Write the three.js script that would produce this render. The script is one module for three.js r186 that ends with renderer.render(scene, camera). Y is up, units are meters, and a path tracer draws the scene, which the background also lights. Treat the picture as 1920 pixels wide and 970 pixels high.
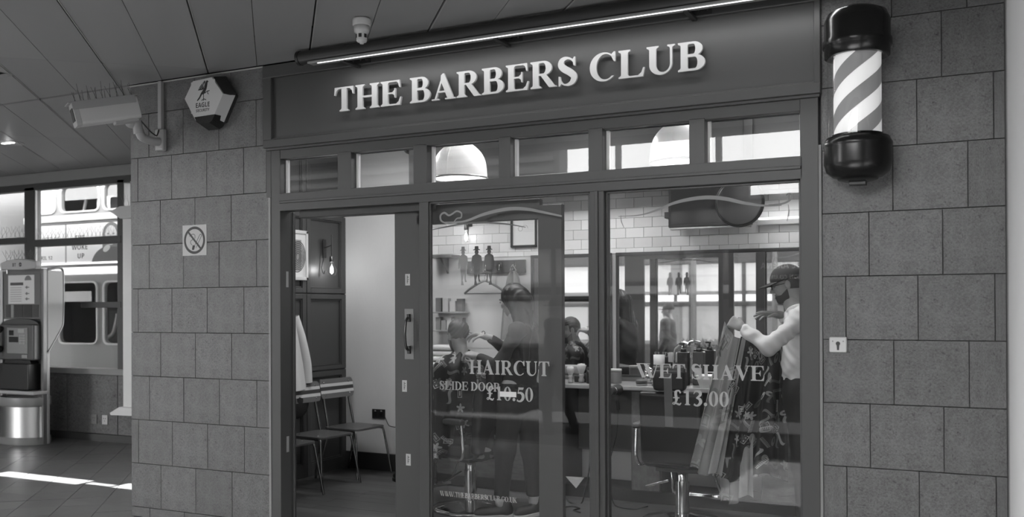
import * as THREE from 'three';
import { mergeGeometries, mergeVertices, toCreasedNormals } from 'three/addons/utils/BufferGeometryUtils.js';
import { RoundedBoxGeometry } from 'three/addons/geometries/RoundedBoxGeometry.js';
import { RectAreaLightUniformsLib } from 'three/addons/lights/RectAreaLightUniformsLib.js';

// ---------- camera, sky, sun, exposure ----------
const EYE = 1.57, CAMZ = 5.144;
const scene = new THREE.Scene();
const camera = new THREE.PerspectiveCamera(2 * Math.atan(485 / 1756) * 180 / Math.PI, 1920 / 970, 0.05, 400);
camera.position.set(0, EYE, CAMZ);
camera.rotation.set(0.00471, 0.45247, -0.00452, 'YXZ');
camera.setViewOffset(1920, 970, 0, -83.8, 1920, 970);   // rising lens shift, keeps the verticals upright
camera.focus = 6.2; camera.userData.fStop = 2.2;
const renderer = new THREE.WebGLRenderer({ antialias: true });
renderer.toneMapping = THREE.LinearToneMapping;
renderer.toneMappingExposure = 1.05;
renderer.shadowMap.enabled = true;
RectAreaLightUniformsLib.init();
const SKY = 14.5;
scene.background = new THREE.Color().setRGB(SKY, SKY, SKY);
const sun = new THREE.DirectionalLight(0xffffff, 40);
sun.position.set(-12, 86.6, 48.5); sun.target.position.set(0, 0, 0);
sun.castShadow = true; sun.shadow.mapSize.set(4096, 4096);
Object.assign(sun.shadow.camera, { left: -18, right: 18, top: 18, bottom: -18, near: 1, far: 200 });
scene.add(sun, sun.target);

// ---------- helpers ----------
let seed = 7;
const rnd = (a = 1, b) => { seed = (seed * 1664525 + 1013904223) >>> 0; const t = seed / 4294967296; return b === undefined ? t * a : a + (b - a) * t; };
const V = (x, y, z) => new THREE.Vector3(x, y, z);
const G = (g) => new THREE.Color().setRGB(g, g, g);
const used = {};
function numbered(name) { const n = used[name] = (used[name] ?? -1) + 1; return n ? `${name}_${String(n).padStart(3, '0')}` : name; }
const matCache = {};
function M(g, rough = 0.6, o = {}) {
  const k = g + '|' + rough + '|' + JSON.stringify(Object.keys(o).sort().map((x) => [x, o[x]?.uuid ?? o[x]]));
  return matCache[k] ??= new THREE.MeshPhysicalMaterial({ color: G(g), roughness: rough, ...o });
}
const flat = (gs) => {
  gs = [].concat(gs).map((g) => { const n = g.index ? g.toNonIndexed() : g; for (const k of Object.keys(n.attributes)) if (!['position', 'normal', 'uv'].includes(k)) n.deleteAttribute(k); if (!n.attributes.uv) n.setAttribute('uv', new THREE.BufferAttribute(new Float32Array(n.attributes.position.count * 2), 2)); return n; });
  return gs.length > 1 ? mergeGeometries(gs) : gs[0];
};
function obj(name, gs, mat, parent = scene) {
  const m = new THREE.Mesh(Array.isArray(gs) ? flat(gs) : gs, mat);
  m.name = numbered(name); m.castShadow = m.receiveShadow = true; parent.add(m); return m;
}
function tag(o, label, category, group) { o.userData.label = label; o.userData.category = category; if (group) o.userData.group = group; return o; }
function thing(name, label, category, p = [0, 0, 0], turn = 0, group) {
  const o = new THREE.Group(); o.name = numbered(name); o.position.set(...p); o.rotation.y = turn; scene.add(o); return tag(o, label, category, group);
}
function struct(name, gs, mat, parent = scene) { const o = gs ? obj(name, gs, mat, parent) : new THREE.Group(); if (!gs) { o.name = numbered(name); parent.add(o); } if (parent === scene) o.userData.kind = 'structure'; return o; }
function dup(root, p, turn, label, group) { const r = root.clone(); r.name = numbered(root.name.replace(/_\d{3}$/, '')); r.position.set(...p); r.rotation.y = turn; scene.add(r); r.userData = { ...root.userData }; if (label) r.userData.label = label; if (group) r.userData.group = group; return r; }
// box by its limits, chamfered when r > 0
function bx(x0, x1, y0, y1, z0, z1, r = 0) {
  const w = x1 - x0, h = y1 - y0, d = z1 - z0, m = Math.min(w, h, d);
  const g = r && m > 2.2 * r ? new RoundedBoxGeometry(w, h, d, 1, r) : new THREE.BoxGeometry(w, h, d);
  return g.translate((x0 + x1) / 2, (y0 + y1) / 2, (z0 + z1) / 2);
}
function tube(pts, r, seg = 24, rad = 8) { return new THREE.TubeGeometry(new THREE.CatmullRomCurve3(pts.map((p) => V(...p)), false, 'catmullrom', 0.3), seg, r, rad); }
function rod(a, b, r, r2 = r, n = 12) {
  const A = V(...a), B = V(...b), L = A.distanceTo(B), g = new THREE.CylinderGeometry(r2, r, L, n);
  g.applyQuaternion(new THREE.Quaternion().setFromUnitVectors(V(0, 1, 0), B.clone().sub(A).normalize())); return g.translate((A.x + B.x) / 2, (A.y + B.y) / 2, (A.z + B.z) / 2);
}
const lathe = (prof, n = 32) => new THREE.LatheGeometry(prof.map(([r, y]) => new THREE.Vector2(r, y)), n);
function prism(pts, z0, z1, bevel = 0) {   // outline in x,y
  const s = new THREE.Shape(pts.map(([x, y]) => new THREE.Vector2(x, y)));
  return new THREE.ExtrudeGeometry(s, { depth: z1 - z0 - 2 * bevel, bevelEnabled: bevel > 0, bevelSize: bevel, bevelThickness: bevel, bevelOffset: -bevel, bevelSegments: 1, curveSegments: 10 }).translate(0, 0, z0 + bevel);
}
function rrect(w, h, r, x = 0, y = 0, C = THREE.Shape) {
  const s = new C(); s.moveTo(x - w / 2 + r, y - h / 2); s.lineTo(x + w / 2 - r, y - h / 2); s.quadraticCurveTo(x + w / 2, y - h / 2, x + w / 2, y - h / 2 + r); s.lineTo(x + w / 2, y + h / 2 - r); s.quadraticCurveTo(x + w / 2, y + h / 2, x + w / 2 - r, y + h / 2);
  s.lineTo(x - w / 2 + r, y + h / 2); s.quadraticCurveTo(x - w / 2, y + h / 2, x - w / 2, y + h / 2 - r); s.lineTo(x - w / 2, y - h / 2 + r); s.quadraticCurveTo(x - w / 2, y - h / 2, x - w / 2 + r, y - h / 2); return s;
}
const ext = (s, d, b = 0) => new THREE.ExtrudeGeometry(s, { depth: d, bevelEnabled: b > 0, bevelSize: b, bevelThickness: b, bevelSegments: 2, curveSegments: 12 });
// ---------- computed textures ----------
function canvasTex(w, h, draw) {
  const c = document.createElement('canvas'); c.width = w; c.height = h; const x = c.getContext('2d'); draw(x, w, h);
  const t = new THREE.CanvasTexture(c); t.colorSpace = THREE.SRGBColorSpace; t.anisotropy = 8; return t;
}
function noiseTex(n, fn, rep) {   // grey multiplier 0..1 per pixel
  const d = new Uint8Array(n * n * 4);
  for (let y = 0; y < n; y++) for (let x = 0; x < n; x++) { const v = Math.max(0, Math.min(255, 255 * fn(x / n, y / n))), i = (y * n + x) * 4; d[i] = d[i + 1] = d[i + 2] = v; d[i + 3] = 255; }
  const t = new THREE.DataTexture(d, n, n); t.magFilter = THREE.LinearFilter; t.minFilter = THREE.LinearFilter; t.wrapS = t.wrapT = THREE.RepeatWrapping; t.colorSpace = THREE.NoColorSpace; t.needsUpdate = true; if (rep) t.repeat.set(...rep); return t;
}
const lat = Array.from({ length: 4096 }, () => rnd());
function vn(u, v, f) { const x = u * f, y = v * f, i = Math.floor(x), j = Math.floor(y), a = x - i, b = y - j, s = a * a * (3 - 2 * a), t = b * b * (3 - 2 * b), L = (p, q) => lat[(((p % f) + f) % f * 37 + ((q % f) + f) % f * 113 + f * 7) & 4095]; return (L(i, j) * (1 - s) + L(i + 1, j) * s) * (1 - t) + (L(i, j + 1) * (1 - s) + L(i + 1, j + 1) * s) * t; }
const graniteT = [0, 1, 2, 3].map(() => { const o = rnd(9); return noiseTex(256, (u, v) => { const s = vn(u + o, v, 96), f = vn(u, v + o, 48), e = vn(u + o * 2, v, 40), c = vn(u + o, v + o, 5); return 0.72 + 0.18 * (c - 0.5) + 0.3 * (f - 0.5) + (s > 0.8 ? -0.2 : s < 0.16 ? 0.2 : 0) + (e > 0.9 ? -0.25 : 0) + rnd(-0.08, 0.08); }); });
const granite = graniteT.flatMap((t, i) => [0.118, 0.125, 0.132].map((g) => M(g * (1 + 0.02 * (i - 1.5)) / 0.72, 0.45, { map: t, bumpMap: t, bumpScale: 0.0006 })));
const tileT = noiseTex(128, (u, v) => 0.86 + 0.1 * (vn(u, v, 5) - 0.5) + 0.08 * (vn(u, v, 40) - 0.5) + rnd(-0.03, 0.03));
const woodT = noiseTex(256, (u, v) => 0.75 + 0.3 * (vn(u * 0.5, v, 24) - 0.5) + 0.18 * (vn(u * 0.5, v + 0.3, 90) - 0.5) + 0.1 * (vn(u, v, 4) - 0.5));
const plasterT = noiseTex(128, (u, v) => 0.93 + 0.06 * (vn(u, v, 6) - 0.5) + rnd(-0.01, 0.01));
const PAINT = 0.056, paint = M(PAINT, 0.42), paintDark = M(0.04, 0.5), chrome = M(0.75, 0.12, { metalness: 1 }), steel = M(0.5, 0.32, { metalness: 1 }), blackPl = M(0.012, 0.35), whitePl = M(0.72, 0.4), leather = M(0.012, 0.38), white = M(0.75, 0.55);
const glass = new THREE.MeshPhysicalMaterial({ color: 0xffffff, roughness: 0, transmission: 1, thickness: 0, ior: 1.58 });
const plainGlass = new THREE.MeshPhysicalMaterial({ color: 0xffffff, roughness: 0, transmission: 1, thickness: 0, ior: 1.5 });

// ---------- Roman capitals in the manner of old book type, cap height 1 ----------
const P2 = (x, y) => new THREE.Vector2(x, y);
function poly(...p) { return new THREE.Shape(p.map(([x, y]) => P2(x, y))); }
const TH = 0.05, SF = 0.09, W0 = 0.235, HR = 0.075;   // serif thickness, overhang, stem and hairline
function stem(x, w = W0, y0 = 0, y1 = 1, t = 1, b = 1) {
  const p = [];
  if (b) p.push([x - SF, y0], [x + w + SF, y0], [x + w + SF, y0 + TH], [x + w + 0.02, y0 + TH + 0.035], [x + w, y0 + TH + 0.08]); else p.push([x, y0], [x + w, y0]);
  if (t) p.push([x + w, y1 - TH - 0.08], [x + w + 0.02, y1 - TH - 0.035], [x + w + SF, y1 - TH], [x + w + SF, y1], [x - SF, y1], [x - SF, y1 - TH], [x - 0.02, y1 - TH - 0.035], [x, y1 - TH - 0.08]); else p.push([x + w, y1], [x, y1]);
  if (b) p.push([x, y0 + TH + 0.08], [x - 0.02, y0 + TH + 0.035], [x - SF, y0 + TH]);
  return poly(...p);
}
function ell(cx, cy, rx, ry, a0, a1, n = 26) { return Array.from({ length: n + 1 }, (_, i) => { const a = a0 + (a1 - a0) * i / n; return [cx + rx * Math.cos(a), cy + ry * Math.sin(a)]; }); }
function bowl(x, y0, y1, xr, thick = 0.24) {    // right-hand bowl from a stem at x, as one closed band
  const h = HR, cy = (y0 + y1) / 2, ry = (y1 - y0) / 2, rx = Math.min(xr - x, ry * 1.25), c = xr - rx;
  return poly([x, y0], [c, y0], ...ell(c, cy, rx, ry, -Math.PI / 2, Math.PI / 2), [x, y1], [x, y1 - h], [c, y1 - h], ...ell(c, cy, rx - thick, ry - h, Math.PI / 2, -Math.PI / 2), [x, y0 + h]);
}
function ring(cx, cy, rx, ry, irx, iry) { const s = new THREE.Shape(ell(cx, cy, rx, ry, 0, Math.PI * 2, 48).map(([x, y]) => P2(x, y))); s.holes.push(new THREE.Path(ell(cx, cy, irx, iry, 0, Math.PI * 2, 48).map(([x, y]) => P2(x, y)))); return s; }
function band(pts, ws) {     // stroke of changing width along a curve
  const c = new THREE.SplineCurve(pts.map(([x, y]) => P2(x, y))), n = pts.length * 9, L = [], R = [];
  for (let i = 0; i <= n; i++) { const t = i / n, p = c.getPoint(t), d = c.getTangent(t), k = t * (ws.length - 1), j = Math.min(ws.length - 2, Math.floor(k)), w = (ws[j] + (ws[j + 1] - ws[j]) * (k - j)) / 2; L.push([p.x - d.y * w, p.y + d.x * w]); R.unshift([p.x + d.y * w, p.y - d.x * w]); }
  return poly(...L, ...R);
}
const armTop = (x0, x1, y) => poly([x0, y - TH * 1.2], [x1 - 0.17, y - TH * 1.2], [x1 - 0.09, y - 0.12], [x1 - 0.045, y - 0.29], [x1, y - 0.29], [x1 - 0.02, y], [x0, y]);
const armBot = (x0, x1) => poly([x0, 0], [x1 - 0.03, 0], [x1 + 0.03, 0.32], [x1 - 0.025, 0.32], [x1 - 0.09, 0.15], [x1 - 0.2, TH * 1.2], [x0, TH * 1.2]);
const midArm = (x0, x1) => poly([x0, 0.47], [x1 - 0.14, 0.47], [x1 - 0.05, 0.4], [x1 - 0.04, 0.31], [x1, 0.31], [x1, 0.69], [x1 - 0.04, 0.69], [x1 - 0.05, 0.61], [x1 - 0.14, 0.53], [x0, 0.53]);
const slant = (x0, x1, w, y0 = 0, y1 = 1) => poly([x0, y0], [x0 + w, y0], [x1 + w, y1], [x1, y1]);
const foot = (xa, xb, y = 0) => poly([xa, y], [xb, y], [xb, y + TH], [xa, y + TH]);
const GL = {
  T: [0.987, () => [stem(0.376, W0, 0, 1, 0, 1), poly([0.376, 0.94], [0.376, 1], [0.06, 1], [0.04, 0.68], [0.085, 0.68], [0.13, 0.83], [0.23, 0.93]), poly([0.61, 1], [0.61, 0.94], [0.757, 0.93], [0.857, 0.83], [0.9, 0.68], [0.947, 0.68], [0.927, 1]), foot(0.37, 0.62, 0.95)]],
  H: [1.151, () => [stem(0.13), stem(0.785), poly([0.36, 0.46], [0.79, 0.46], [0.79, 0.535], [0.36, 0.535])]],
  E: [0.987, () => [stem(0.12), armTop(0.34, 0.9, 1), armBot(0.34, 0.92), midArm(0.34, 0.69)]],
  B: [0.987, () => [stem(0.12), bowl(0.34, 0.5, 1, 0.85), bowl(0.34, 0, 0.55, 0.93, 0.25)]],
  A: [1.068, () => [slant(0.13, 0.49, 0.075, 0.02, 1), poly([0.42, 0.95], [0.5, 1.02], [0.56, 1.02], [0.965, 0.03], [0.7, 0.03], [0.405, 0.76]), poly([0.24, 0.28], [0.7, 0.28], [0.68, 0.35], [0.27, 0.35]), foot(0.02, 0.33), foot(0.6, 1.05)]],
  R: [1.068, () => [stem(0.12), bowl(0.34, 0.46, 1, 0.87), poly([0.4, 0.5], [0.62, 0.52], [0.98, 0.05], [1.05, 0.04], [1.05, 0], [0.76, 0]), foot(0.35, 0.4, 0.47)]],
  S: [0.822, () => [band([[0.66, 0.8], [0.53, 0.94], [0.36, 0.985], [0.2, 0.92], [0.155, 0.76], [0.27, 0.61], [0.5, 0.46], [0.65, 0.29], [0.58, 0.1], [0.4, 0.015], [0.22, 0.06], [0.1, 0.24]], [0.05, 0.08, 0.2, 0.26, 0.26, 0.2, 0.06, 0.05]), poly([0.7, 1.01], [0.655, 1.01], [0.6, 0.93], [0.63, 0.7], [0.7, 0.68]), poly([0.06, -0.02], [0.105, -0.02], [0.16, 0.06], [0.13, 0.33], [0.06, 0.34])]],
  C: [1.068, () => [poly(...ell(0.56, 0.5, 0.5, 0.52, 0.75, Math.PI * 2 - 0.72, 44), ...ell(0.63, 0.5, 0.33, 0.455, Math.PI * 2 - 0.86, 0.95, 44)), poly([0.93, 1.01], [0.985, 1.01], [0.985, 0.66], [0.935, 0.66], [0.84, 0.85], [0.85, 0.93])]],
  L: [0.987, () => [stem(0.12), armBot(0.34, 0.92)]],
  U: [1.068, () => [stem(0.12, W0, 0.34, 1, 1, 0), stem(0.83, 0.075, 0.34, 1, 1, 0), poly([0.12, 0.36], ...ell(0.512, 0.35, 0.392, 0.37, Math.PI, Math.PI * 2), [0.83, 0.36], ...ell(0.592, 0.35, 0.238, 0.28, Math.PI * 2, Math.PI))]],
  I: [0.575, () => [stem(0.17)]],
  D: [1.068, () => [stem(0.12), bowl(0.34, 0, 1, 1.0, 0.25)]],
  O: [1.15, () => [ring(0.575, 0.5, 0.525, 0.52, 0.27, 0.465)]],
  W: [1.48, () => [slant(0.5, 0.08, -0.25, 0, 1), slant(0.43, 0.72, 0.07, 0, 0.9), slant(1.1, 0.62, -0.25, 0, 1), slant(1.03, 1.35, 0.07, 0, 1), foot(-0.02, 0.46, 0.95), foot(0.55, 0.85, 0.95), foot(1.2, 1.5, 0.95)].map((s) => s)],
  V: [1.068, () => [poly([0.08, 1], [0.35, 1], [0.62, 0.28], [0.57, -0.02], [0.51, -0.02]), poly([0.51, -0.02], [0.57, -0.02], [0.96, 1], [0.88, 1]), foot(-0.01, 0.44, 0.95), foot(0.75, 1.06, 0.95)]],
  K: [1.15, () => [stem(0.12), slant(0.42, 0.85, 0.08, 0.45, 1), poly([0.42, 0.52], [0.56, 0.66], [1.08, 0.03], [0.82, 0.03]), foot(0.68, 1.13), foot(0.72, 1.06, 0.95)]],
  '0': [0.74, () => [ring(0.37, 0.5, 0.33, 0.52, 0.13, 0.47)]],
  '1': [0.74, () => [stem(0.28, 0.2, 0, 1, 0, 1), poly([0.28, 0.98], [0.28, 0.82], [0.1, 0.84], [0.1, 0.88], [0.42, 1.02], [0.48, 1.02], [0.48, 0.9])]],
  '3': [0.74, () => [band([[0.08, 0.78], [0.2, 0.96], [0.38, 0.99], [0.55, 0.88], [0.53, 0.7], [0.3, 0.54]], [0.04, 0.1, 0.16, 0.22, 0.18, 0.06]), band([[0.26, 0.52], [0.5, 0.45], [0.58, 0.26], [0.47, 0.07], [0.28, -0.01], [0.1, 0.08]], [0.06, 0.2, 0.24, 0.18, 0.1, 0.14])]],
  '5': [0.74, () => [poly([0.2, 0.83], [0.2, 1], [0.66, 1], [0.6, 0.83]), poly([0.2, 0.86], [0.26, 0.86], [0.2, 0.58], [0.12, 0.55]), band([[0.13, 0.58], [0.38, 0.6], [0.57, 0.46], [0.58, 0.22], [0.42, 0.03], [0.22, -0.01], [0.07, 0.07]], [0.07, 0.16, 0.24, 0.24, 0.16, 0.1, 0.14])]],
  '.': [0.37, () => [ring(0.185, 0.1, 0.12, 0.12, 0.002, 0.002)]],
  '£': [0.74, () => [band([[0.62, 0.8], [0.55, 0.95], [0.42, 0.99], [0.29, 0.88], [0.28, 0.66], [0.33, 0.4], [0.26, 0.14], [0.13, 0.02]], [0.12, 0.1, 0.08, 0.2, 0.2, 0.2, 0.12, 0.05]), poly([0.08, 0.44], [0.54, 0.44], [0.54, 0.52], [0.08, 0.52]), ring(0.15, 0.09, 0.12, 0.1, 0.06, 0.05), band([[0.2, 0.13], [0.4, 0.06], [0.55, 0.02], [0.66, 0.14]], [0.04, 0.14, 0.12, 0.05])]],
};
// letters set from x0 to x1 on the baseline y, one geometry per letter
function setText(str, x0, x1, y, h, depth, bevel = 0, z = 0, hx) {
  let adv = 0; const items = [];
  for (const ch of str) { if (ch === ' ') { adv += 0.37; continue; } items.push([ch, adv]); adv += GL[ch][0]; }
  const s = (x1 - x0) / adv, out = [];
  for (const [ch, a] of items) {
    const gs = GL[ch][1]().map((sh, i) => ext(sh, depth * (1 + 0.03 * i), bevel).translate(0, 0, -0.012 * depth * i));   // pieces differ a hair in depth so that no faces coincide
    const g = flat(gs); g.scale(s, h, 1); g.translate(x0 + a * s, y, z); out.push([ch, g]);
  }
  return out;
}

// ================= THE SETTING =================
const DIR = V(-0.643, 0, -0.766), ACR = V(0.766, 0, -0.643);   // the concourse grid runs diagonally
function clipPoly(p, inside, cut) { const o = []; for (let i = 0; i < p.length; i++) { const a = p[i], b = p[(i + 1) % p.length], A = inside(a), B = inside(b); if (A) o.push(a); if (A !== B) o.push(cut(a, b)); } return o; }
function clipRect(p, x0, x1, z0, z1) {
  const lin = (k, v, s) => { p = clipPoly(p, (a) => s * (a[k] - v) >= 0, (a, b) => { const t = (v - a[k]) / (b[k] - a[k]); return [a[0] + t * (b[0] - a[0]), a[1] + t * (b[1] - a[1])]; }); };
  lin(0, x0, 1); if (p.length) lin(0, x1, -1); if (p.length) lin(1, z0, 1); if (p.length) lin(1, z1, -1); return p;
}
function area(p) { let a = 0; for (let i = 0; i < p.length; i++) { const q = p[(i + 1) % p.length]; a += p[i][0] * q[1] - q[0] * p[i][1]; } return Math.abs(a / 2); }
function slab(p, y0, y1, bev = 0) {   // polygon in x,z made into a flat slab
  const g = prism(p.map(([x, z]) => [x, -z]), y0, y1, bev); g.rotateX(-Math.PI / 2); return g;
}
// diagonal grid cells: u along DIR, v across
function cell(u0, u1, v0, v1) { return [[u0, v0], [u1, v0], [u1, v1], [u0, v1]].map(([u, v]) => [DIR.x * u + ACR.x * v, DIR.z * u + ACR.z * v]); }

// --- floor of the concourse, and the ground under everything
const floor = struct('floor', bx(-30, 30, -0.2, -0.03, -3.2, 14), M(0.12, 0.6));
const floorMats = [0.14, 0.15, 0.165, 0.18].map((g) => M(g, 0.4, { map: tileT, roughnessMap: tileT }));
{
  const S = 0.315, loose = [[], [], [], []];
  const put = (x0, x1, z0, z1, single) => {
    for (let i = -70; i < 70; i++) for (let j = -70; j < 70; j++) {
      const p = clipRect(cell(i * S + 0.002 + 0.09, (i + 1) * S - 0.002 + 0.09, j * S + 0.0505, (j + 1) * S + 0.0465), x0, x1, z0, z1);
      if (p.length < 3 || area(p) < 2e-4) continue;
      const g = slab(p, -0.03, rnd(-0.0008, 0.0008)), k = Math.floor(rnd(4));
      if (single) obj('floor_tile', g, floorMats[k], floor); else loose[k].push(g);
    }
  };
  put(-10.6, -5.74, -2.75, -0.2, true); put(-8.2, -4.3, -0.2, 0.9, false); put(-4.3, 2.98, 0.02, 4.6, false); put(-16, -10.6, -2.72, -0.2, false); put(-16, -8.2, -0.2, 4.6, false); put(-8.2, -4.3, 0.9, 4.6, false);
  loose.forEach((l, k) => { const m = obj('floor_tiles', l, floorMats[k], floor); m.userData.kind = 'stuff'; });
}
struct('ground', bx(-80, 60, -0.5, -0.2, -60, 60), M(0.16, 0.8));
struct('forecourt', bx(-30, 30, -0.2, -0.001, 4.6, 30), M(0.022, 0.95));

// --- ceiling: long metal strips on the diagonal, alternate joints deep; a roof over them with narrow roof-light slots
struct('wall_end_left', bx(-16.3, -16, -0.2, 3.4, -3, 3.6), M(0.15, 0.7));
struct('wall_end_right', bx(3, 3.3, -0.2, 3.4, -3, 3.6), M(0.15, 0.7));
struct('wall_far_left', bx(-18.3, -18, -0.2, 4.3, 4.5, 11), M(0.12, 0.7));
struct('wall_far_right', bx(8, 8.3, -0.2, 4.3, 3.6, 11), M(0.12, 0.7));
const ceiling = struct('ceiling');
struct('ceiling_bus_bay', bx(-24, -5, 4.75, 4.9, -7.6, -3.3), M(0.3, 0.7));
struct('ceiling_outer', [bx(-18, -2.5, 4.25, 4.4, 5.8, 9.0), bx(-5.6, -2.5, 4.25, 4.4, 3.6, 5.8), bx(-2.5, 8, 4.25, 4.4, 6.9, 9.0)], M(0.25, 0.7));   // second canopy over the roadway
struct('ceiling_backing', bx(-16, 3, 3.3, 3.31, -3.2, 0.5), M(0.03, 0.8), ceiling);
{
  const CS = [0.255, 0.265, 0.275].map((g) => M(g, 0.5));
  for (let j = -30; j < 20; j++) for (let i = -4; i < 7; i++) {
    const deep = j & 1, v0 = 0.345 * j + 0.012 + (deep ? 0.005 : 0.002), v1 = 0.345 * (j + 1) + 0.012 - (deep ? 0.002 : 0.005), c = cell(3.0 + i * 3.1 + 0.001, 3.0 + (i + 1) * 3.1 - 0.001, v0, v1);
    for (const r of [[-16, -5.745, -3.0, 0.0], [-16, 1, 0.035, 0.62], [-6.2, -1.5, 0.62, 3.4]]) {
      const p = clipRect(c, ...r); if (p.length < 3 || area(p) < 1e-3) continue;
      obj('ceiling_panel', slab(p, 3.27, 3.295), CS[(i + j + 90) % 3], ceiling);
    }
    if (deep) for (const r of [[-16, -5.745, -3.0, 0.0], [-16, 1, 0.035, 0.62], [-6.2, -1.5, 0.62, 3.4]]) {   // bright lip of every second joint
      const p = clipRect(cell(3.0 + i * 3.1, 3.0 + (i + 1) * 3.1, v0 + 0.0005, v0 + 0.006), ...r); if (p.length >= 3 && area(p) > 1e-3) obj('joint_strip', slab(p, 3.266, 3.2705), M(0.36, 0.4), ceiling);
    }
  }
  const roof = new THREE.Shape([P2(-16, 4.0), P2(3, 4.0), P2(3, -4.2), P2(-16, -4.2)]);
  for (const [x0, x1, z0, z1] of [[-8.84, -7.66, 0.96, 1.17], [-7.62, -7.3, 1.02, 1.11], [-7.27, -6.85, 0.92, 1.13]]) roof.holes.push(new THREE.Path([P2(x0, -z0), P2(x1, -z0), P2(x1, -z1), P2(x0, -z1)]));
  const rg = new THREE.ExtrudeGeometry(roof, { depth: 0.03, bevelEnabled: false }).rotateX(-Math.PI / 2).translate(0, 3.32, 0);
  obj('roof_deck', rg, M(0.2, 0.8), ceiling);
  obj('edge_soffit', bx(-16, 3, 3.25, 3.28, 3.15, 3.5, 0.004), M(0.75, 0.5), ceiling);
  obj('edge_beam', bx(-16, 3, 3.2, 3.34, 3.5, 3.7, 0.01), M(0.2, 0.5), ceiling);
}
// --- front wall: thin granite tiles on a backing, one third bond
function tiledWall(name, x0, x1, off, backs, xs) {
  const w = struct(name); for (const b of backs) struct('wall_core', bx(...b), M(0.13, 0.8), w);
  for (let r = -4; r < 8; r++) {
    const y0 = Math.max(0.0, 1.065 + 0.33 * r), y1 = Math.min(3.265, 1.065 + 0.33 * (r + 1)); if (y1 - y0 < 0.02 || y0 > 3.2) continue;
    const [xa, xb] = xs(y0, y1); let o = off + 0.115 * r; o -= Math.ceil((o - xa) / 0.345) * 0.345;
    for (let x = o; x < xb; x += 0.345) {
      const a = Math.max(xa, x) + 0.002, b = Math.min(xb, x + 0.345) - 0.002; if (b - a < 0.015) continue;
      obj('stone_tile', bx(a, b, y0 + 0.002, y1 - 0.002, -0.02, rnd(-0.0008, 0.0008), 0.0015), granite[Math.floor(rnd(granite.length))], w);
    }
  }
}
tiledWall('wall_front_left', -5.725, -4.385, -5.42, [[-5.725, -4.4, 0, 3.265, -0.2, -0.018]], (y0) => [-5.725, y0 > 2.3 ? -4.41 : -4.388]);
tiledWall('wall_front_right', -0.69, 3, -0.338, [[-0.69, 3, 0, 3.265, -0.2, -0.018]], (y0) => [-0.685, 0.172]);
tiledWall('wall_front_far', 0.18, 3, 0.178, [[0.176, 3, 0, 3.2, -0.1, -0.019]], () => [0.18, 3]);
struct('trim_1', bx(-4.388, -4.37, 0, 2.345, -0.06, 0.006, 0.002), M(0.26, 0.5));
struct('trim_2', bx(-0.7, -0.685, 0, 2.42, -0.06, 0.006, 0.002), M(0.22, 0.5));
struct('trim_3', bx(-5.73, -4.42, 3.262, 3.27, -0.02, 0.012), M(0.45, 0.4));

// --- shopfront joinery
const front = struct('wall_front_shop');
const FX0 = -4.368, FX1 = -0.70;
struct('corner_post', bx(FX0, -4.288, 0, 2.69, -0.11, 0.0, 0.004), paint, front);
struct('corner_post', bx(-0.795, FX1, 0, 2.69, -0.11, 0.0, 0.004), paint, front);
struct('side_panel', bx(-4.41, FX0, 2.345, 2.69, -0.08, 0.0, 0.003), paint, front);
struct('head_rail', bx(-4.3, -0.78, 2.61, 2.69, -0.11, -0.004, 0.004), paint, front);
struct('transom_rail', bx(-4.3, -0.78, 2.247, 2.371, -0.11, 0.0, 0.005), paint, front);
struct('transom_moulding', bx(-4.29, -0.79, 2.3, 2.318, -0.02, 0.012, 0.004), paint, front);
for (const [a, b] of [[-3.80, -3.69], [-3.203, -3.102], [-2.588, -2.507], [-1.998, -1.908], [-1.395, -1.305]]) struct('transom_mullion', bx(a, b, 2.365, 2.62, -0.1, 0.0, 0.004), paint, front);
struct('mullion', bx(-3.163, -3.092, 0, 2.25, -0.055, 0.0, 0.005), paint, front);
struct('mullion', bx(-1.992, -1.902, 0, 2.25, -0.11, 0.0, 0.005), paint, front);
struct('mullion_bead', bx(-1.958, -1.936, 0, 2.25, -0.01, 0.012, 0.004), paint, front);
struct('bottom_rail', bx(-3.1, -0.79, 0, 0.1, -0.1, 0.0, 0.004), paint, front);
struct('door_jamb', bx(-4.33, -4.291, 0, 2.25, -0.17, -0.1, 0.003), paintDark, front);
struct('jamb_bead', bx(-4.3, -4.283, 0, 2.25, -0.15, -0.135, 0.003), M(0.08, 0.4), front);
struct('door_track', bx(-4.17, -3.1, 2.2, 2.25, -0.16, -0.06, 0.004), paintDark, front);
struct('floor_track', bx(-4.2, -2.0, 0, 0.008, -0.15, -0.1), steel, front);
for (const y of [1.775, 0.62]) struct('strike_plate', bx(-4.289, -4.286, y - 0.055, y + 0.055, -0.085, -0.06), M(0.3, 0.5), front);
// fascia: framed board over the windows
struct('fascia_core', bx(-4.41, -0.68, 2.69, 3.262, -0.2, 0.0), paintDark, front);
struct('fascia_board', bx(-4.345, -0.70, 2.735, 3.185, 0, 0.012), paint, front);
for (const b of [[-4.408, -0.682, 2.687, 2.744, 0, 0.04, 0.006], [-4.408, -0.682, 3.172, 3.262, 0, 0.04, 0.006], [-4.408, -4.334, 2.74, 3.18, 0, 0.038, 0.006], [-0.717, -0.682, 2.74, 3.18, 0, 0.038, 0.006]]) struct('fascia_frame', bx(...b), paint, front);
struct('fascia_bead', bx(-4.334, -0.717, 2.744, 2.752, 0.01, 0.03, 0.002), M(0.075, 0.3), front);
struct('fascia_lip', bx(-4.4, -0.69, 2.672, 2.69, -0.05, 0.02, 0.003), paint, front);

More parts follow.
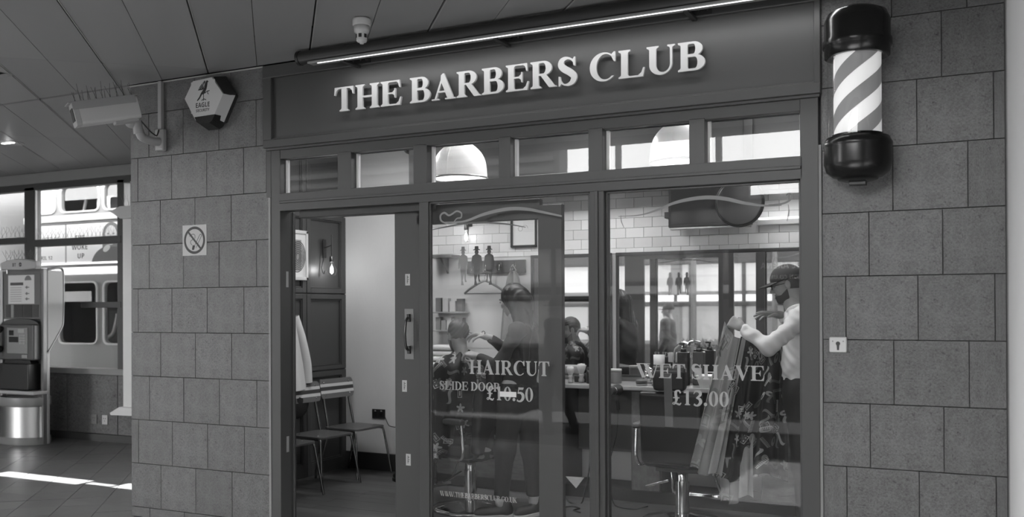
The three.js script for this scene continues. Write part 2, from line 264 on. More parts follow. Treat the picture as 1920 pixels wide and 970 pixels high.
// raised letters, every one a thing of its own
const letM = M(0.54, 0.35);
let nth = {};
const ORD = ['first', 'second', 'third', 'fourth'], wordOf = { THE: 'first', BARBERS: 'second', CLUB: 'third' };
for (const [w, a, b] of [['THE', -3.79, -3.25], ['BARBERS', -3.197, -2.035], ['CLUB', -1.975, -1.278]]) {
  const seen = {}; for (const ch of w) seen[ch] = (seen[ch] ?? 0) + 1; const at = {};
  for (const [ch, g] of setText(w, a, b, 2.877, 0.161, 0.015, 0, 0.04)) {
    at[ch] = (at[ch] ?? 0) + 1; const which = seen[ch] > 1 ? ORD[at[ch] - 1] + ' ' : '';
    const p = obj('sign_letter', [g], letM); tag(p, `raised white ${which}letter ${ch} in the ${wordOf[w]} word of the shop sign`, 'letter', 'raised letters of the shop sign');
  }
}
// ---------- windows: glass panes with vinyl lettering on them ----------
const vinyl = M(0.38, 0.6), vinylSoft = M(0.26, 0.6);
function windowPane(n, x0, x1, y0, y1, z = -0.05) { const w = struct('window_' + n); struct('pane', new THREE.PlaneGeometry(x1 - x0, y1 - y0).translate((x0 + x1) / 2, (y0 + y1) / 2, z), glass, w); return w; }
[[-4.288, -3.8], [-3.69, -3.203], [-3.102, -2.588], [-2.507, -1.998], [-1.908, -1.395], [-1.305, -0.795]].forEach(([a, b], i) => {
  const w = windowPane(i + 1, a, b, 2.37, 2.62, -0.06);
  const bead = M(0.75, 0.45), rim = (x0, x1, y0, y1) => struct('glazing_bead', bx(x0, x1, y0, y1, -0.085, -0.062), bead, w);
  rim(a, a + 0.018, 2.37, 2.62); rim(b - 0.01, b, 2.37, 2.62); rim(a, b, 2.61, 2.62); rim(a, b, 2.37, 2.378);
});
const w7 = windowPane(7, -3.092, -1.992, 0.1, 2.247, -0.03), w8 = windowPane(8, -1.902, -0.795, 0.1, 2.247, -0.05);
for (const [w, a, b, z] of [[w7, -3.092, -1.992, -0.03], [w8, -1.902, -0.795, -0.05]]) { for (const s of [[a, a + 0.012, 0.1, 2.247], [b - 0.012, b, 0.1, 2.247], [a, b, 2.235, 2.247]]) struct('glazing_bead', bx(s[0], s[1], s[2], s[3], z + 0.002, z + 0.02, 0.002), paint, w); }
const lettering = (w, s, a, b, y, h, z, m = vinyl, nm = 'lettering') => struct(nm, setText(s, a, b, y, h, 0.0006, 0, z).map((e) => e[1]), m, w);
lettering(w7, 'HAIRCUT', -2.815, -2.263, 1.155, 0.088, -0.029); lettering(w7, '£10.50', -2.695, -2.372, 0.997, 0.084, -0.029);
lettering(w8, 'WET SHAVE', -1.712, -0.993, 1.163, 0.082, -0.049); lettering(w8, '£13.00', -1.515, -1.188, 1.014, 0.082, -0.049);
const swirl = (w, pts, ws, z, m = vinylSoft) => struct('scroll_line', ext(band(pts, ws), 0.0006).translate(0, 0, z), m, w);
for (const [w, dx, z, fl] of [[w7, 0, -0.029, 1], [w8, 0, -0.049, -1]]) {
  const X = fl > 0 ? (x) => x : (x) => -2.895 - x - 0.94;
  if (fl > 0) {
    swirl(w, [[-3.0, 2.116], [-2.851, 2.114], [-2.719, 2.15], [-2.6, 2.172], [-2.498, 2.178], [-2.4, 2.168], [-2.319, 2.15], [-2.18, 2.116]], [0.004, 0.014, 0.02, 0.022, 0.02, 0.016, 0.01], z);
    swirl(w, [[-2.9, 2.108], [-2.96, 2.104], [-3.012, 2.125], [-3.018, 2.16], [-2.99, 2.176], [-2.96, 2.158], [-2.935, 2.165], [-2.9, 2.182], [-2.868, 2.168], [-2.87, 2.14], [-2.9, 2.135], [-2.925, 2.108]], [0.006, 0.012, 0.012, 0.01, 0.01, 0.006], z);
    swirl(w, [[-3.088, 2.07], [-2.98, 2.085], [-2.85, 2.1], [-2.7, 2.1], [-2.55, 2.085], [-2.42, 2.06]], [0.004, 0.01, 0.012, 0.01, 0.004], z, M(0.12, 0.6));
  } else {
    swirl(w, [[-1.83, 2.1], [-1.7, 2.102], [-1.6, 2.125], [-1.5, 2.16], [-1.4, 2.178], [-1.3, 2.182], [-1.2, 2.168], [-1.1, 2.14], [-0.99, 2.12], [-0.9, 2.118]], [0.004, 0.008, 0.014, 0.02, 0.022, 0.02, 0.012, 0.006], z);
    swirl(w, [[-1.815, 2.105], [-1.812, 2.07], [-1.795, 2.03]], [0.004, 0.006, 0.003], z);
    swirl(w, [[-0.865, 2.12], [-0.862, 2.08], [-0.872, 2.03]], [0.003, 0.006, 0.004], z);
    swirl(w, [[-0.97, 2.122], [-0.9, 2.125], [-0.86, 2.14], [-0.845, 2.165], [-0.86, 2.18], [-0.875, 2.17]], [0.008, 0.01, 0.01, 0.008, 0.006], z);
  }
}
// ---------- sliding door behind window 7 ----------
const door = struct('door_1');
struct('door_stile', bx(-3.42, -3.2, 0.012, 2.24, -0.155, -0.11, 0.004), paint, door);
struct('door_stile', bx(-2.375, -2.215, 0.012, 2.2, -0.155, -0.11, 0.004), paint, door);
struct('door_rail', bx(-3.25, -2.36, 2.115, 2.24, -0.155, -0.11, 0.004), paint, door);
struct('door_rail', bx(-3.25, -2.36, 0.012, 0.2, -0.155, -0.11, 0.004), paint, door);
struct('door_pane', new THREE.PlaneGeometry(0.87, 1.93).translate(-2.81, 1.155, -0.13), glass, door);
lettering(door, 'SLIDE DOOR', -3.09, -2.645, 1.04, 0.055, -0.128); lettering(door, 'WWW.THEBARBERSCLUB.CO.UK', -3.085, -2.535, 0.35, 0.032, -0.128);
{ // three old-time gentlemen in bowler hats, cut in dark vinyl
  const dark = M(0.05, 0.6);
  [[-2.91, 1], [-2.812, 1.12], [-2.722, 1.05]].forEach(([x, k], i) => {
    const y = 1.735, s = (p) => ext(poly(...p.map(([a, b]) => [x + a * k * (i === 2 ? -1 : 1), y + b])), 0.0006).translate(0, 0, -0.128);
    const gs = [s(ell(0, 0.19, 0.013, 0.016, 0, 6.28, 16)), s([[-0.022, 0.202], [0.022, 0.202], [0.022, 0.207], [0.013, 0.209], [0.011, 0.228], [-0.011, 0.228], [-0.013, 0.209], [-0.022, 0.207]]),
      s([[-0.008, 0.178], [0.008, 0.178], [0.03, 0.165], [0.036, 0.12], [0.032, 0.08], [0.026, 0.09], [0.024, 0.12], [0.02, 0.07], [-0.02, 0.07], [-0.024, 0.12], [-0.026, 0.09], [-0.034, 0.085], [-0.036, 0.12], [-0.028, 0.165]]),
      s([[-0.02, 0.075], [0.02, 0.075], [0.018, 0.02], [0.026, 0.0], [0.012, 0.0], [0.006, 0.055], [-0.004, 0.01], [0.004, -0.02], [-0.016, -0.02], [-0.014, 0.01]])];
    struct('gentleman_decal', gs, i ? dark : M(0.22, 0.6), door);
  });
}
{
  const pull = struct('door_handle', [bx(-3.342, -3.272, 1.232, 1.565, -0.11, -0.107, 0.001)], M(0.2, 0.4, { metalness: 1 }), door);
  struct('grip', [tube([[-3.307, 1.29, -0.107], [-3.307, 1.31, -0.07], [-3.307, 1.4, -0.055], [-3.307, 1.49, -0.07], [-3.307, 1.51, -0.107]], 0.009), rod([-3.307, 1.27, -0.107], [-3.307, 1.32, -0.1], 0.013), rod([-3.307, 1.48, -0.107], [-3.307, 1.53, -0.1], 0.013)], M(0.1, 0.3, { metalness: 1 }), pull);
  const lab = canvasTex(64, 128, (c) => { c.fillStyle = '#b5b5b5'; c.fillRect(0, 0, 64, 128); c.fillStyle = '#444'; for (const [x, y, w, h] of [[24, 16, 8, 90], [34, 30, 10, 12], [36, 58, 12, 8], [22, 78, 20, 7]]) c.fillRect(x, y, w, h); });
  for (const [x, y] of [[-3.318, 1.757], [-3.345, 1.055], [-3.318, 0.57]]) { const s = struct('sticker', bx(x - 0.018, x + 0.018, y - 0.038, y + 0.038, -0.11, -0.1085), M(0.5, 0.6), door); struct('print', new THREE.PlaneGeometry(0.036, 0.076).translate(x, y, -0.108), new THREE.MeshPhysicalMaterial({ map: lab, roughness: 0.6 }), s); }
}
{ const st = struct('price_label', bx(-2.60, -2.487, 1.02, 1.052, -0.027, -0.026), M(0.7, 0.6), w7); }

// ================= THE SHOP INSIDE =================
const BZ = -2.47, PANEL = 17;
const sideL = struct('wall_left', bx(-5.72, -5.56, 0, 3.27, BZ - 0.1, -0.2), M(0.05, 0.6));
const plaster = M(0.66, 0.7, { map: plasterT });
const back = struct('wall_back', bx(-5.6, -0.5, 0, 3.27, BZ - 0.12, BZ), M(0.5, 0.75));
struct('wall_right', bx(-0.6, -0.5, 0, 3.27, BZ, -0.2), M(0.3, 0.7));
struct('ceiling_shop', bx(-5.7, -0.5, 3.18, 3.25, BZ, -0.2), M(0.55, 0.7));
// bulkhead over the mirrors
struct('bulkhead', [bx(-4.62, -0.6, 2.56, 3.18, BZ, -2.2)], M(0.07, 0.6));
for (const x of [-4.6, -2.9, -1.3]) {   // flat ceiling light panels, above the view
  const f = struct('ceiling_light_panel', bx(x - 0.3, x + 0.3, 3.165, 3.18, -1.6, -1.0), M(0.8, 0.5, { emissive: G(1), emissiveIntensity: 3 })); f.userData = { label: `square ceiling light panel over ${x < -4 ? 'the waiting chairs' : x < -2 ? 'the caped customer' : 'the barber with the cap'}`, category: 'light' };
  const l = new THREE.RectAreaLight(0xffffff, PANEL, 0.6, 0.6); l.position.set(x, 3.155, -1.3); l.lookAt(x, 0, -1.3); scene.add(l);
}
// floor of dark planks
{
  const f = struct('floor_shop', bx(-5.6, -0.5, -0.1, -0.012, BZ, -0.02), M(0.05, 0.7));
  const wm = [0.10, 0.115, 0.13, 0.145].map((g) => M(g, 0.3, { map: woodT }));
  for (let r = 0; r < 19; r++) { let x = -5.6 - rnd(1.1); while (x < -0.6) { const a = Math.max(-5.56, x), b = Math.min(-0.6, x + 1.2), z0 = BZ + r * 0.13; if (b - a > 0.03) obj('floor_plank', bx(a + 0.0008, b - 0.0008, -0.012, rnd(0.0006), z0 + 0.0008, Math.min(-0.02, z0 + 0.13) - 0.0008), wm[Math.floor(rnd(4))], f); x += 1.2; } }
}
struct('baseboard_back', bx(-5.54, -4.42, 0, 0.165, BZ, BZ + 0.02, 0.006), M(0.035, 0.45));
// panelling on the left wall: boards, stiles, rails and sunk panels with mouldings
{
  const p = struct('panelling_left', bx(-5.57, -5.55, 0, 3.2, BZ, -0.2), paint);
  const rows = [[0.12, 0.92], [1.02, 1.66], [1.76, 2.42], [2.52, 3.12]], cols = [[-2.40, -1.92], [-1.80, -1.32], [-1.20, -0.72], [-0.60, -0.28]];
  const rr = [[0, 0.12], [0.92, 1.02], [1.66, 1.76], [2.42, 2.52], [3.12, 3.2]], cc = [[BZ, -2.40], [-1.92, -1.865], [-1.855, -1.80], [-1.32, -1.265], [-1.255, -1.20], [-0.72, -0.665], [-0.655, -0.60], [-0.28, -0.2]];
  const bd = [[1.012, 1.668], [1.752, 2.428]];
  for (const [a, b] of cc) for (const [c, d] of [[0, 0.97], [0.982, 1.704], [1.716, 2.464], [2.476, 3.2]]) struct('panel_stile', bx(-5.552, -5.527, c, d, a, b, 0.003), paint, p);
  for (const [a, b] of cols) for (const [c, d] of [[0, 0.12], [0.92, 0.97], [0.982, 1.02], [1.66, 1.704], [1.716, 1.76], [2.42, 2.464], [2.476, 2.52], [3.12, 3.2]]) struct('panel_rail', bx(-5.552, -5.527, c, d, a, b, 0.003), paint, p);
  for (const [a, b] of cols) for (const [c, d] of rows) struct('panel_moulding', [bx(-5.552, -5.535, c, d, a, a + 0.014, 0.004), bx(-5.552, -5.535, c, d, b - 0.014, b, 0.004), bx(-5.552, -5.535, c, c + 0.014, a, b, 0.004), bx(-5.552, -5.535, d - 0.014, d, a, b, 0.004)], paintDark, p);
}
struct('wall_panel_plaster', bx(-5.55, -4.63, 0, 3.18, BZ, BZ + 0.004), plaster);
// glazed brick tiles over the mirrors and down to the coat board
{
  const w = struct('wall_tiles'), tm = [0.60, 0.64, 0.68, 0.71].map((g) => M(g, 0.18));
  const shared = {};
  const tile = (x, y, tw, th) => { const k = tw.toFixed(4) + th.toFixed(4); shared[k] ??= bx(-tw / 2, tw / 2, -th / 2, th / 2, 0, 0.009, 0.0022); const m = obj('tile', shared[k], tm[Math.floor(rnd(4))], w); m.position.set(x, y, BZ + rnd(0.0005)); };
  struct('tile_grout', bx(-4.62, -0.62, 2.03, 2.57, BZ, BZ + 0.005), M(0.3, 0.9), w);
  for (let r = 0; r < 7; r++) { const h = r ? 0.083 : 0.042, y0 = r ? 2.074 + (r - 1) * 0.0855 : 2.03; for (let x = -4.62 + (r & 1 ? 0.075 : 0) - 0.075; x < -0.95; x += 0.16) { const a = Math.max(-4.62, x), b = x + 0.157; if (b - a > 0.02) tile((a + b) / 2, y0 + h / 2, b - a, h); } }
  struct('tile_grout', bx(-4.62, -3.5, 1.2, 2.03, BZ, BZ + 0.003), M(0.5, 0.8), w);
}
// mirrors over the counter
const mirrorM = new THREE.MeshPhysicalMaterial({ color: G(0.82), metalness: 1, roughness: 0.01 });
function mirror(x0, x1, label) {
  const t = thing('wall_mirror', label, 'mirror', [(x0 + x1) / 2, 0.975, BZ + 0.02]), w = (x1 - x0) / 2;
  const g = obj('mirror_glass', new THREE.PlaneGeometry(2 * w, 1.04).translate(0, 0.525, 0), mirrorM, t); g.rotation.x = -0.004;
  obj('frame', [bx(-w, w, 1.03, 1.06, -0.015, 0.015, 0.004), bx(-w, w, 0, 0.02, -0.015, 0.012, 0.003), bx(-w, -w + 0.022, 0, 1.06, -0.015, 0.013, 0.004), bx(w - 0.022, w, 0, 1.06, -0.015, 0.013, 0.004)], M(0.03, 0.5), t);
}
mirror(-3.50, -2.74, 'narrow wall mirror reflecting the face of the caped customer'); mirror(-2.70, -0.75, 'wide dark-framed wall mirror over the counter behind the barber with the cap');
// coat board, hooks and hanger
{
  const t = thing('coat_rack', 'dark wooden board of coat hooks on the pale wall behind the sliding door', 'coat rack', [-3.855, 1.94, BZ + 0.004]);
  obj('board', bx(-0.3, 0.3, -0.06, 0.06, 0, 0.022, 0.005), M(0.045, 0.5, { map: woodT }), t);
  for (const x of [-0.22, -0.08, 0.06, 0.2]) { const h = obj('hook', [tube([[x, 0.02, 0.022], [x, 0.015, 0.06], [x, -0.03, 0.07], [x, -0.04, 0.09], [x, -0.01, 0.1]], 0.006), rod([x, 0.0, 0.02], [x, 0.04, 0.028], 0.012)], M(0.35, 0.25, { metalness: 1 }), t); }
  const h = thing('coat_hanger', 'wooden clothes hanger hanging from the coat board', 'hanger', [-3.93, 1.8, BZ + 0.09]);
  obj('shoulders', tube([[-0.21, -0.1, 0], [-0.15, -0.055, 0], [0, 0.015, 0], [0.15, -0.055, 0], [0.21, -0.1, 0]], 0.011), M(0.14, 0.5), h);
  obj('bar', rod([-0.2, -0.1, 0], [0.2, -0.1, 0], 0.006), M(0.14, 0.5), h);
  obj('hook', tube([[0, 0.015, 0], [0, 0.06, 0], [0.025, 0.09, 0], [0.0, 0.115, 0], [-0.02, 0.1, 0]], 0.003), chrome, h);
  const j = thing('apron', 'grey apron hanging from the last hook of the coat board', 'apron', [-3.655, 1.9, BZ + 0.07]);
  const ag = new THREE.PlaneGeometry(1, 1, 20, 20), pa = ag.attributes.position;
  for (let i = 0; i < pa.count; i++) { const u = pa.getX(i), v = 0.5 - pa.getY(i), w = 0.06 + 0.24 * Math.sqrt(v); pa.setXYZ(i, u * w, -v * 0.62, 0.03 * Math.sin(u * 16) * (0.4 + v)); }
  ag.computeVertexNormals(); obj('cloth', ag, M(0.22, 0.85, { side: THREE.DoubleSide }), j); obj('neck_strap', tube([[-0.03, 0, 0], [0, 0.05, 0.01], [0.03, 0, 0]], 0.006), M(0.2, 0.8), j);
}
{ const t = thing('wall_shelf', 'short dark bracket shelf high on the tiles at the left of the sliding door', 'shelf', [-4.36, 2.03, BZ + 0.01]); obj('board', bx(-0.13, 0.13, 0, 0.03, 0, 0.16, 0.004), M(0.1, 0.5), t); obj('bracket', [prism([[0, 0], [0.13, 0], [0, -0.14]], -0.01, 0.01).rotateY(-Math.PI / 2)], M(0.09, 0.5), t); }
{ const t = thing('framed_notice', 'white framed notice high on the tiles at the right of the coat board', 'picture', [-3.57, 2.26, BZ + 0.012]); obj('frame', [bx(-0.13, 0.13, -0.15, -0.13, 0, 0.02, 0.004), bx(-0.13, 0.13, 0.13, 0.15, 0, 0.02, 0.004), bx(-0.13, -0.11, -0.15, 0.15, 0, 0.02, 0.004), bx(0.11, 0.13, -0.15, 0.15, 0, 0.02, 0.004)], M(0.03, 0.4), t);
  obj('print', bx(-0.115, 0.115, -0.135, 0.135, 0.001, 0.006), new THREE.MeshPhysicalMaterial({ roughness: 0.6, map: canvasTex(128, 160, (c) => { c.fillStyle = '#d2d2d2'; c.fillRect(0, 0, 128, 160); c.strokeStyle = '#a2a2a2'; for (let i = 0; i < 9; i++) { c.beginPath(); c.moveTo(60, 20 + i * 8); c.lineTo(118, 20 + i * 8); c.stroke(); } c.lineWidth = 3; c.beginPath(); c.arc(44, 70, 12, 0, 6); c.arc(70, 66, 14, 3, 6.5); c.stroke(); }) }), t); }

// ---------- counter and cabinets ----------
{
  const t = thing('counter', 'long barber counter with pale worktop under the mirrors', 'counter', [-2.6, 0, BZ]);
  obj('worktop', bx(-1.95, 1.95, 0.905, 0.94, 0.02, 0.5, 0.006), M(0.3, 0.3), t);
  obj('carcass', [bx(-1.93, -0.42, 0.1, 0.905, 0.02, 0.44), bx(0.17, 0.42, 0.1, 0.905, 0.02, 0.44), bx(1.2, 1.93, 0.1, 0.905, 0.02, 0.44), bx(-0.42, 1.3, 0.35, 0.905, 0.02, 0.1)], M(0.07, 0.5), t);
  obj('plinth', bx(-1.9, 1.9, 0, 0.1, 0.04, 0.4), M(0.03, 0.6), t);
  const wd = M(0.13, 0.45, { map: woodT });
  const dr = (x0, x1, y0, y1) => { const d = obj('drawer', bx(x0, x1, y0, y1, 0.44, 0.46, 0.003), wd, t), c = (x0 + x1) / 2; obj('handle', [rod([c - 0.06, (y0 + y1) / 2 + 0.02, 0.485], [c + 0.06, (y0 + y1) / 2 + 0.02, 0.485], 0.007), rod([c - 0.05, (y0 + y1) / 2 + 0.02, 0.46], [c - 0.05, (y0 + y1) / 2 + 0.02, 0.486], 0.005), rod([c + 0.05, (y0 + y1) / 2 + 0.02, 0.46], [c + 0.05, (y0 + y1) / 2 + 0.02, 0.486], 0.005)], chrome, d); };
  for (const [x0, x1] of [[-0.75, -0.425]]) { dr(x0, x1, 0.70, 0.895); dr(x0, x1, 0.565, 0.695); const d = obj('door', bx(x0, x1, 0.11, 0.56, 0.44, 0.46, 0.003), wd, t); obj('handle', rod([-0.6, 0.53, 0.47], [-0.56, 0.53, 0.47], 0.006), chrome, d); }
  for (const [x0, x1] of [[-1.92, -1.34], [-1.335, -0.76]]) { dr(x0, x1, 0.70, 0.895); dr(x0, x1, 0.42, 0.695); dr(x0, x1, 0.11, 0.415); }
  for (const [x0, x1] of [[0.18, 0.41], [1.21, 1.92]]) { const d = obj('door', bx(x0, x1, 0.11, 0.895, 0.44, 0.46, 0.003), wd, t); }
}
const CY = 0.94;
function jar(x, z, r, h, g, label, name = 'jar', capG = 0.6, capH = 0.02) { const t = thing(name, label, name, [x, CY, z]); obj('body', lathe([[0, 0], [r * 0.95, 0], [r, 0.006], [r, h - 0.008], [r * 0.9, h], [0, h]], 20), M(g, 0.3), t); obj('lid', lathe([[0, h], [r * 1.03, h], [r * 1.03, h + capH - 0.004], [r * 0.97, h + capH], [0, h + capH]], 20), M(capG, 0.35), t); return t; }
jar(-2.62, -2.2, 0.05, 0.1, 0.14, 'glass jar with a white lid on the counter just right of the mullion');
jar(-2.66, -2.1, 0.03, 0.05, 0.45, 'small pale pot standing in front of the white-lidded jar', 'pot', 0.6, 0.012);
jar(-2.35, -2.06, 0.045, 0.02, 0.25, 'shallow round tin on the counter just left of the chair headrest', 'tin', 0.12, 0.025);
jar(-2.22, -2.06, 0.045, 0.02, 0.2, 'shallow dark tin of wax under the letter E of the window words', 'tin', 0.3, 0.02);
function brush(x, z, label, s = 1) { const t = thing('shaving_brush', label, 'brush', [x, CY, z]); obj('handle', lathe([[0, 0], [0.018, 0], [0.02, 0.02], [0.013, 0.035], [0.018, 0.05], [0.014, 0.06], [0, 0.06]].map(([a, b]) => [a * s, b * s]), 16), M(0.3, 0.3), t); obj('bristles', lathe([[0.013, 0.058], [0.026, 0.09], [0.03, 0.11], [0.024, 0.125], [0, 0.13]].map(([a, b]) => [a * s, b * s]), 16), M(0.5, 0.9), t); }
brush(-2.965, -2.06, 'pale-bristled shaving brush standing left of the other on the narrow stretch of counter', 1.1); brush(-2.9, -2.14, 'pale-bristled shaving brush standing behind and right of its twin', 1.25);
{ const t = thing('bottle', 'black bottle beside the two shaving brushes', 'bottle', [-2.815, CY, -2.1]); obj('body', lathe([[0, 0], [0.024, 0], [0.025, 0.08], [0.02, 0.1], [0.01, 0.11], [0, 0.11]], 16), blackPl, t); obj('cap', lathe([[0, 0.11], [0.012, 0.11], [0.012, 0.135], [0, 0.135]], 16), blackPl, t); }
{ const t = thing('tool_tray', 'dark tray of barber tools behind the shaving brushes', 'tray', [-2.87, CY, -2.24]); obj('tray', [bx(-0.11, 0.11, 0, 0.012, -0.06, 0.06, 0.003), bx(-0.11, 0.11, 0.01, 0.05, -0.06, -0.055), bx(-0.11, 0.11, 0.01, 0.05, 0.055, 0.06)], M(0.02, 0.5), t); for (let i = 0; i < 3; i++) obj('scissors', [rod([-0.08 + i * 0.06, 0.02, 0.03], [-0.02 + i * 0.06, 0.03, -0.04], 0.004), new THREE.TorusGeometry(0.014, 0.003, 8, 16).rotateX(1.4).translate(-0.085 + i * 0.06, 0.02, 0.04)], chrome, t); }
function pump(x, label, g = 0.015, z = -2.2) { const t = thing('pump_bottle', label, 'bottle', [x, CY, z]); obj('body', bx(-0.045, 0.045, 0, 0.27, -0.035, 0.035, 0.008), M(g, 0.3), t); obj('pump', [rod([0, 0.27, 0], [0, 0.33, 0], 0.008), bx(-0.035, 0.012, 0.325, 0.34, -0.01, 0.01, 0.004), lathe([[0, 0.27], [0.025, 0.27], [0.022, 0.295], [0, 0.3]], 16)], blackPl, t); obj('label', bx(-0.03, 0.03, 0.07, 0.14, 0.035, 0.036), M(0.4, 0.5), t); }
pump(-2.045, 'tall black pump bottle, left of the pair above the chair headrest'); pump(-1.94, 'tall dark-grey pump bottle, right of the pair above the chair headrest', 0.05, -2.28);
{ const t = thing('basin_tap', 'chrome swan-neck tap rising behind the counter bottles', 'tap', [-2.17, CY, -2.36]); obj('base', lathe([[0, 0], [0.03, 0], [0.028, 0.02], [0.014, 0.03], [0, 0.03]], 20), chrome, t); obj('spout', tube([[0, 0.02, 0], [0, 0.2, 0], [0.02, 0.29, 0.02], [0.09, 0.34, 0.06], [0.15, 0.33, 0.09]], 0.012), chrome, t); obj('lever', rod([0, 0.12, 0], [0.05, 0.16, 0.02], 0.007), chrome, t); }
{ const t = thing('globe_jar', 'polished round globe jar gleaming on the counter', 'jar', [-2.37, CY, -2.3]); obj('globe', lathe([[0, 0], [0.035, 0], [0.045, 0.02], [0.055, 0.06], [0.04, 0.1], [0.03, 0.11], [0, 0.11]], 24), M(0.6, 0.1, { metalness: 1 }), t); obj('lid', lathe([[0.032, 0.11], [0.03, 0.125], [0.008, 0.13], [0.01, 0.145], [0, 0.148]], 20), chrome, t); }
{ const t = thing('paper_roll', 'white paper roll on a holder rising above the word WET', 'paper roll', [-2.26, CY, -2.24]); obj('stand', [rod([0, 0, 0], [0, 0.22, 0], 0.006), bx(-0.04, 0.04, 0, 0.012, -0.03, 0.03, 0.003)], steel, t); obj('roll', lathe([[0.012, 0.16], [0.045, 0.16], [0.046, 0.24], [0.012, 0.24]], 24), white, t); }
{ const t = thing('card_box', 'small white card box on the counter behind the headrest', 'box', [-2.08, CY, -2.06]); obj('box', bx(-0.04, 0.04, 0, 0.11, -0.03, 0.03, 0.003), M(0.55, 0.5), t); obj('flap', bx(-0.04, 0.04, 0.11, 0.112, -0.03, 0.035), M(0.6, 0.5), t); }
for (const [x, l] of [[-1.78, 'white ceramic shaving basin on the counter beside the empty leather chair'], [-3.27, 'white ceramic shaving basin on the counter behind the long-haired woman']]) { const t = thing('basin', l, 'basin', [x, CY, -2.06]); const pts = [[0.02, 0], [0.11, 0.0], [0.15, 0.09], [0.155, 0.1], [0.145, 0.1], [0.1, 0.015], [0, 0.012]]; obj('bowl', lathe(pts, 4).rotateY(Math.PI / 4).scale(1, 1, 0.8), M(0.78, 0.2), t); obj('waste', lathe([[0, 0.014], [0.018, 0.014], [0.018, 0.02], [0, 0.02]], 16), chrome, t); }
{ const t = thing('towel_stack', 'stack of folded white towels on the counter by the seated customer', 'towels', [-4.22, CY, -2.2]); for (let i = 0; i < 6; i++) obj('towel', bx(-0.13 + rnd(-0.01, 0.01), 0.13 + rnd(-0.01, 0.01), i * 0.05, i * 0.05 + 0.046, -0.09, 0.1 + rnd(-0.01, 0.01), 0.02), M(0.66, 0.9), t); }
{ const t = thing('product_rack', 'small wall rack of product boxes at the left of the mirrors', 'rack', [-4.3, 1.35, BZ + 0.01]); for (const y of [0, 0.17]) obj('shelf', bx(-0.17, 0.17, y, y + 0.015, 0, 0.12, 0.003), M(0.25, 0.4), t); for (let i = 0; i < 5; i++) obj('carton', bx(-0.15 + i * 0.06, -0.1 + i * 0.06, 0.015, 0.1 + rnd(0.04), 0.02, 0.08, 0.003), M(rnd(0.05, 0.6), 0.5), t); for (let i = 0; i < 4; i++) obj('carton', bx(-0.15 + i * 0.075, -0.09 + i * 0.075, 0.185, 0.28 + rnd(0.04), 0.02, 0.08, 0.003), M(rnd(0.05, 0.6), 0.5), t); }
{ const t = thing('hair_dryer', 'black hair dryer hanging from the counter edge beside the window mullion', 'hair dryer', [-2.52, 0.86, -1.94]); obj('barrel', [rod([0, 0.05, -0.03], [0, 0.05, 0.1], 0.045, 0.035, 20)], blackPl, t); obj('nozzle', rod([0, 0.05, 0.1], [0, 0.05, 0.15], 0.034, 0.028, 20), M(0.03, 0.3), t); obj('handle', rod([0, 0.03, 0], [0.01, -0.11, -0.01], 0.02, 0.016), blackPl, t); obj('band', rod([0, 0.05, 0.085], [0, 0.05, 0.097], 0.0375, 0.037, 20), chrome, t); obj('cord', tube([[0.01, -0.11, -0.01], [0.0, -0.3, 0.0], [-0.06, -0.6, 0.05], [0.02, -0.84, 0.12], [0.2, -0.852, 0.16], [0.26, -0.852, 0.02]], 0.005, 40), blackPl, t); }
{ const t = thing('hanging_cloth', 'white triangular corner of cloth hanging below the drawers', 'cloth', [-2.885, 0.0, -1.95]); obj('cloth', prism([[-0.082, 0.185], [0.082, 0.188], [0.01, 0.095]], -0.002, 0.002), M(0.62, 0.8), t); obj('fold', prism([[-0.082, 0.185], [0.082, 0.188], [0.02, 0.165]], 0.002, 0.005), M(0.66, 0.8), t); }
tag(obj('power_cord', tube([[-2.95, 0.006, -1.93], [-2.86, 0.006, -1.8], [-2.78, 0.006, -1.84], [-2.76, 0.3, -1.96], [-2.755, 0.8, -1.97]], 0.006, 40), blackPl), 'black power cord looping from the floor up the drawer front', 'cord');
tag(obj('power_cord', tube([[-2.86, 0.006, -1.62], [-2.8, 0.006, -1.68], [-2.72, 0.006, -1.64], [-2.74, 0.006, -1.56], [-2.66, 0.006, -1.5]], 0.006, 40), blackPl), 'black power cord coiled on the shop floor near the mullion', 'cord');

// ---------- television, round disc, light batten, pendants, wall lamp ----------
{
  const t = thing('television', 'black wall-mounted television on a bracket above the mirror', 'television', [-1.83, 2.37, -2.22]);
  obj('casing', bx(-0.33, 0.33, -0.165, 0.2, -0.03, 0.03, 0.008), M(0.012, 0.35), t); obj('screen', bx(-0.31, 0.31, -0.14, 0.185, 0.03, 0.032), M(0.02, 0.12), t); obj('lower_edge', bx(-0.32, 0.32, -0.18, -0.165, -0.025, 0.032, 0.004), M(0.35, 0.35), t);
  obj('bracket_arm', bx(-0.38, -0.3, -0.08, -0.03, -0.2, -0.02, 0.004), M(0.05, 0.4), t); obj('wall_plate', bx(-0.4, -0.36, -0.14, 0.06, -0.235, -0.2, 0.004), M(0.05, 0.4), t); obj('mount', bx(-0.05, 0.05, -0.05, 0.05, -0.24, -0.03), M(0.05, 0.4), t);
  const d = thing('round_disc', 'round black disc overlapping the right half of the television', 'disc', [-1.57, 2.37, -2.1]);
  obj('face', lathe([[0, 0.02], [0.165, 0.02], [0.18, 0.01], [0.18, -0.01], [0, -0.015]], 48).rotateX(Math.PI / 2), M(0.018, 0.25), d); obj('rim', new THREE.TorusGeometry(0.18, 0.01, 10, 48), M(0.008, 0.3), d); obj('hanger', bx(0.03, 0.1, 0.15, 0.81, -0.03, -0.01, 0.004), M(0.012, 0.4), d);
}
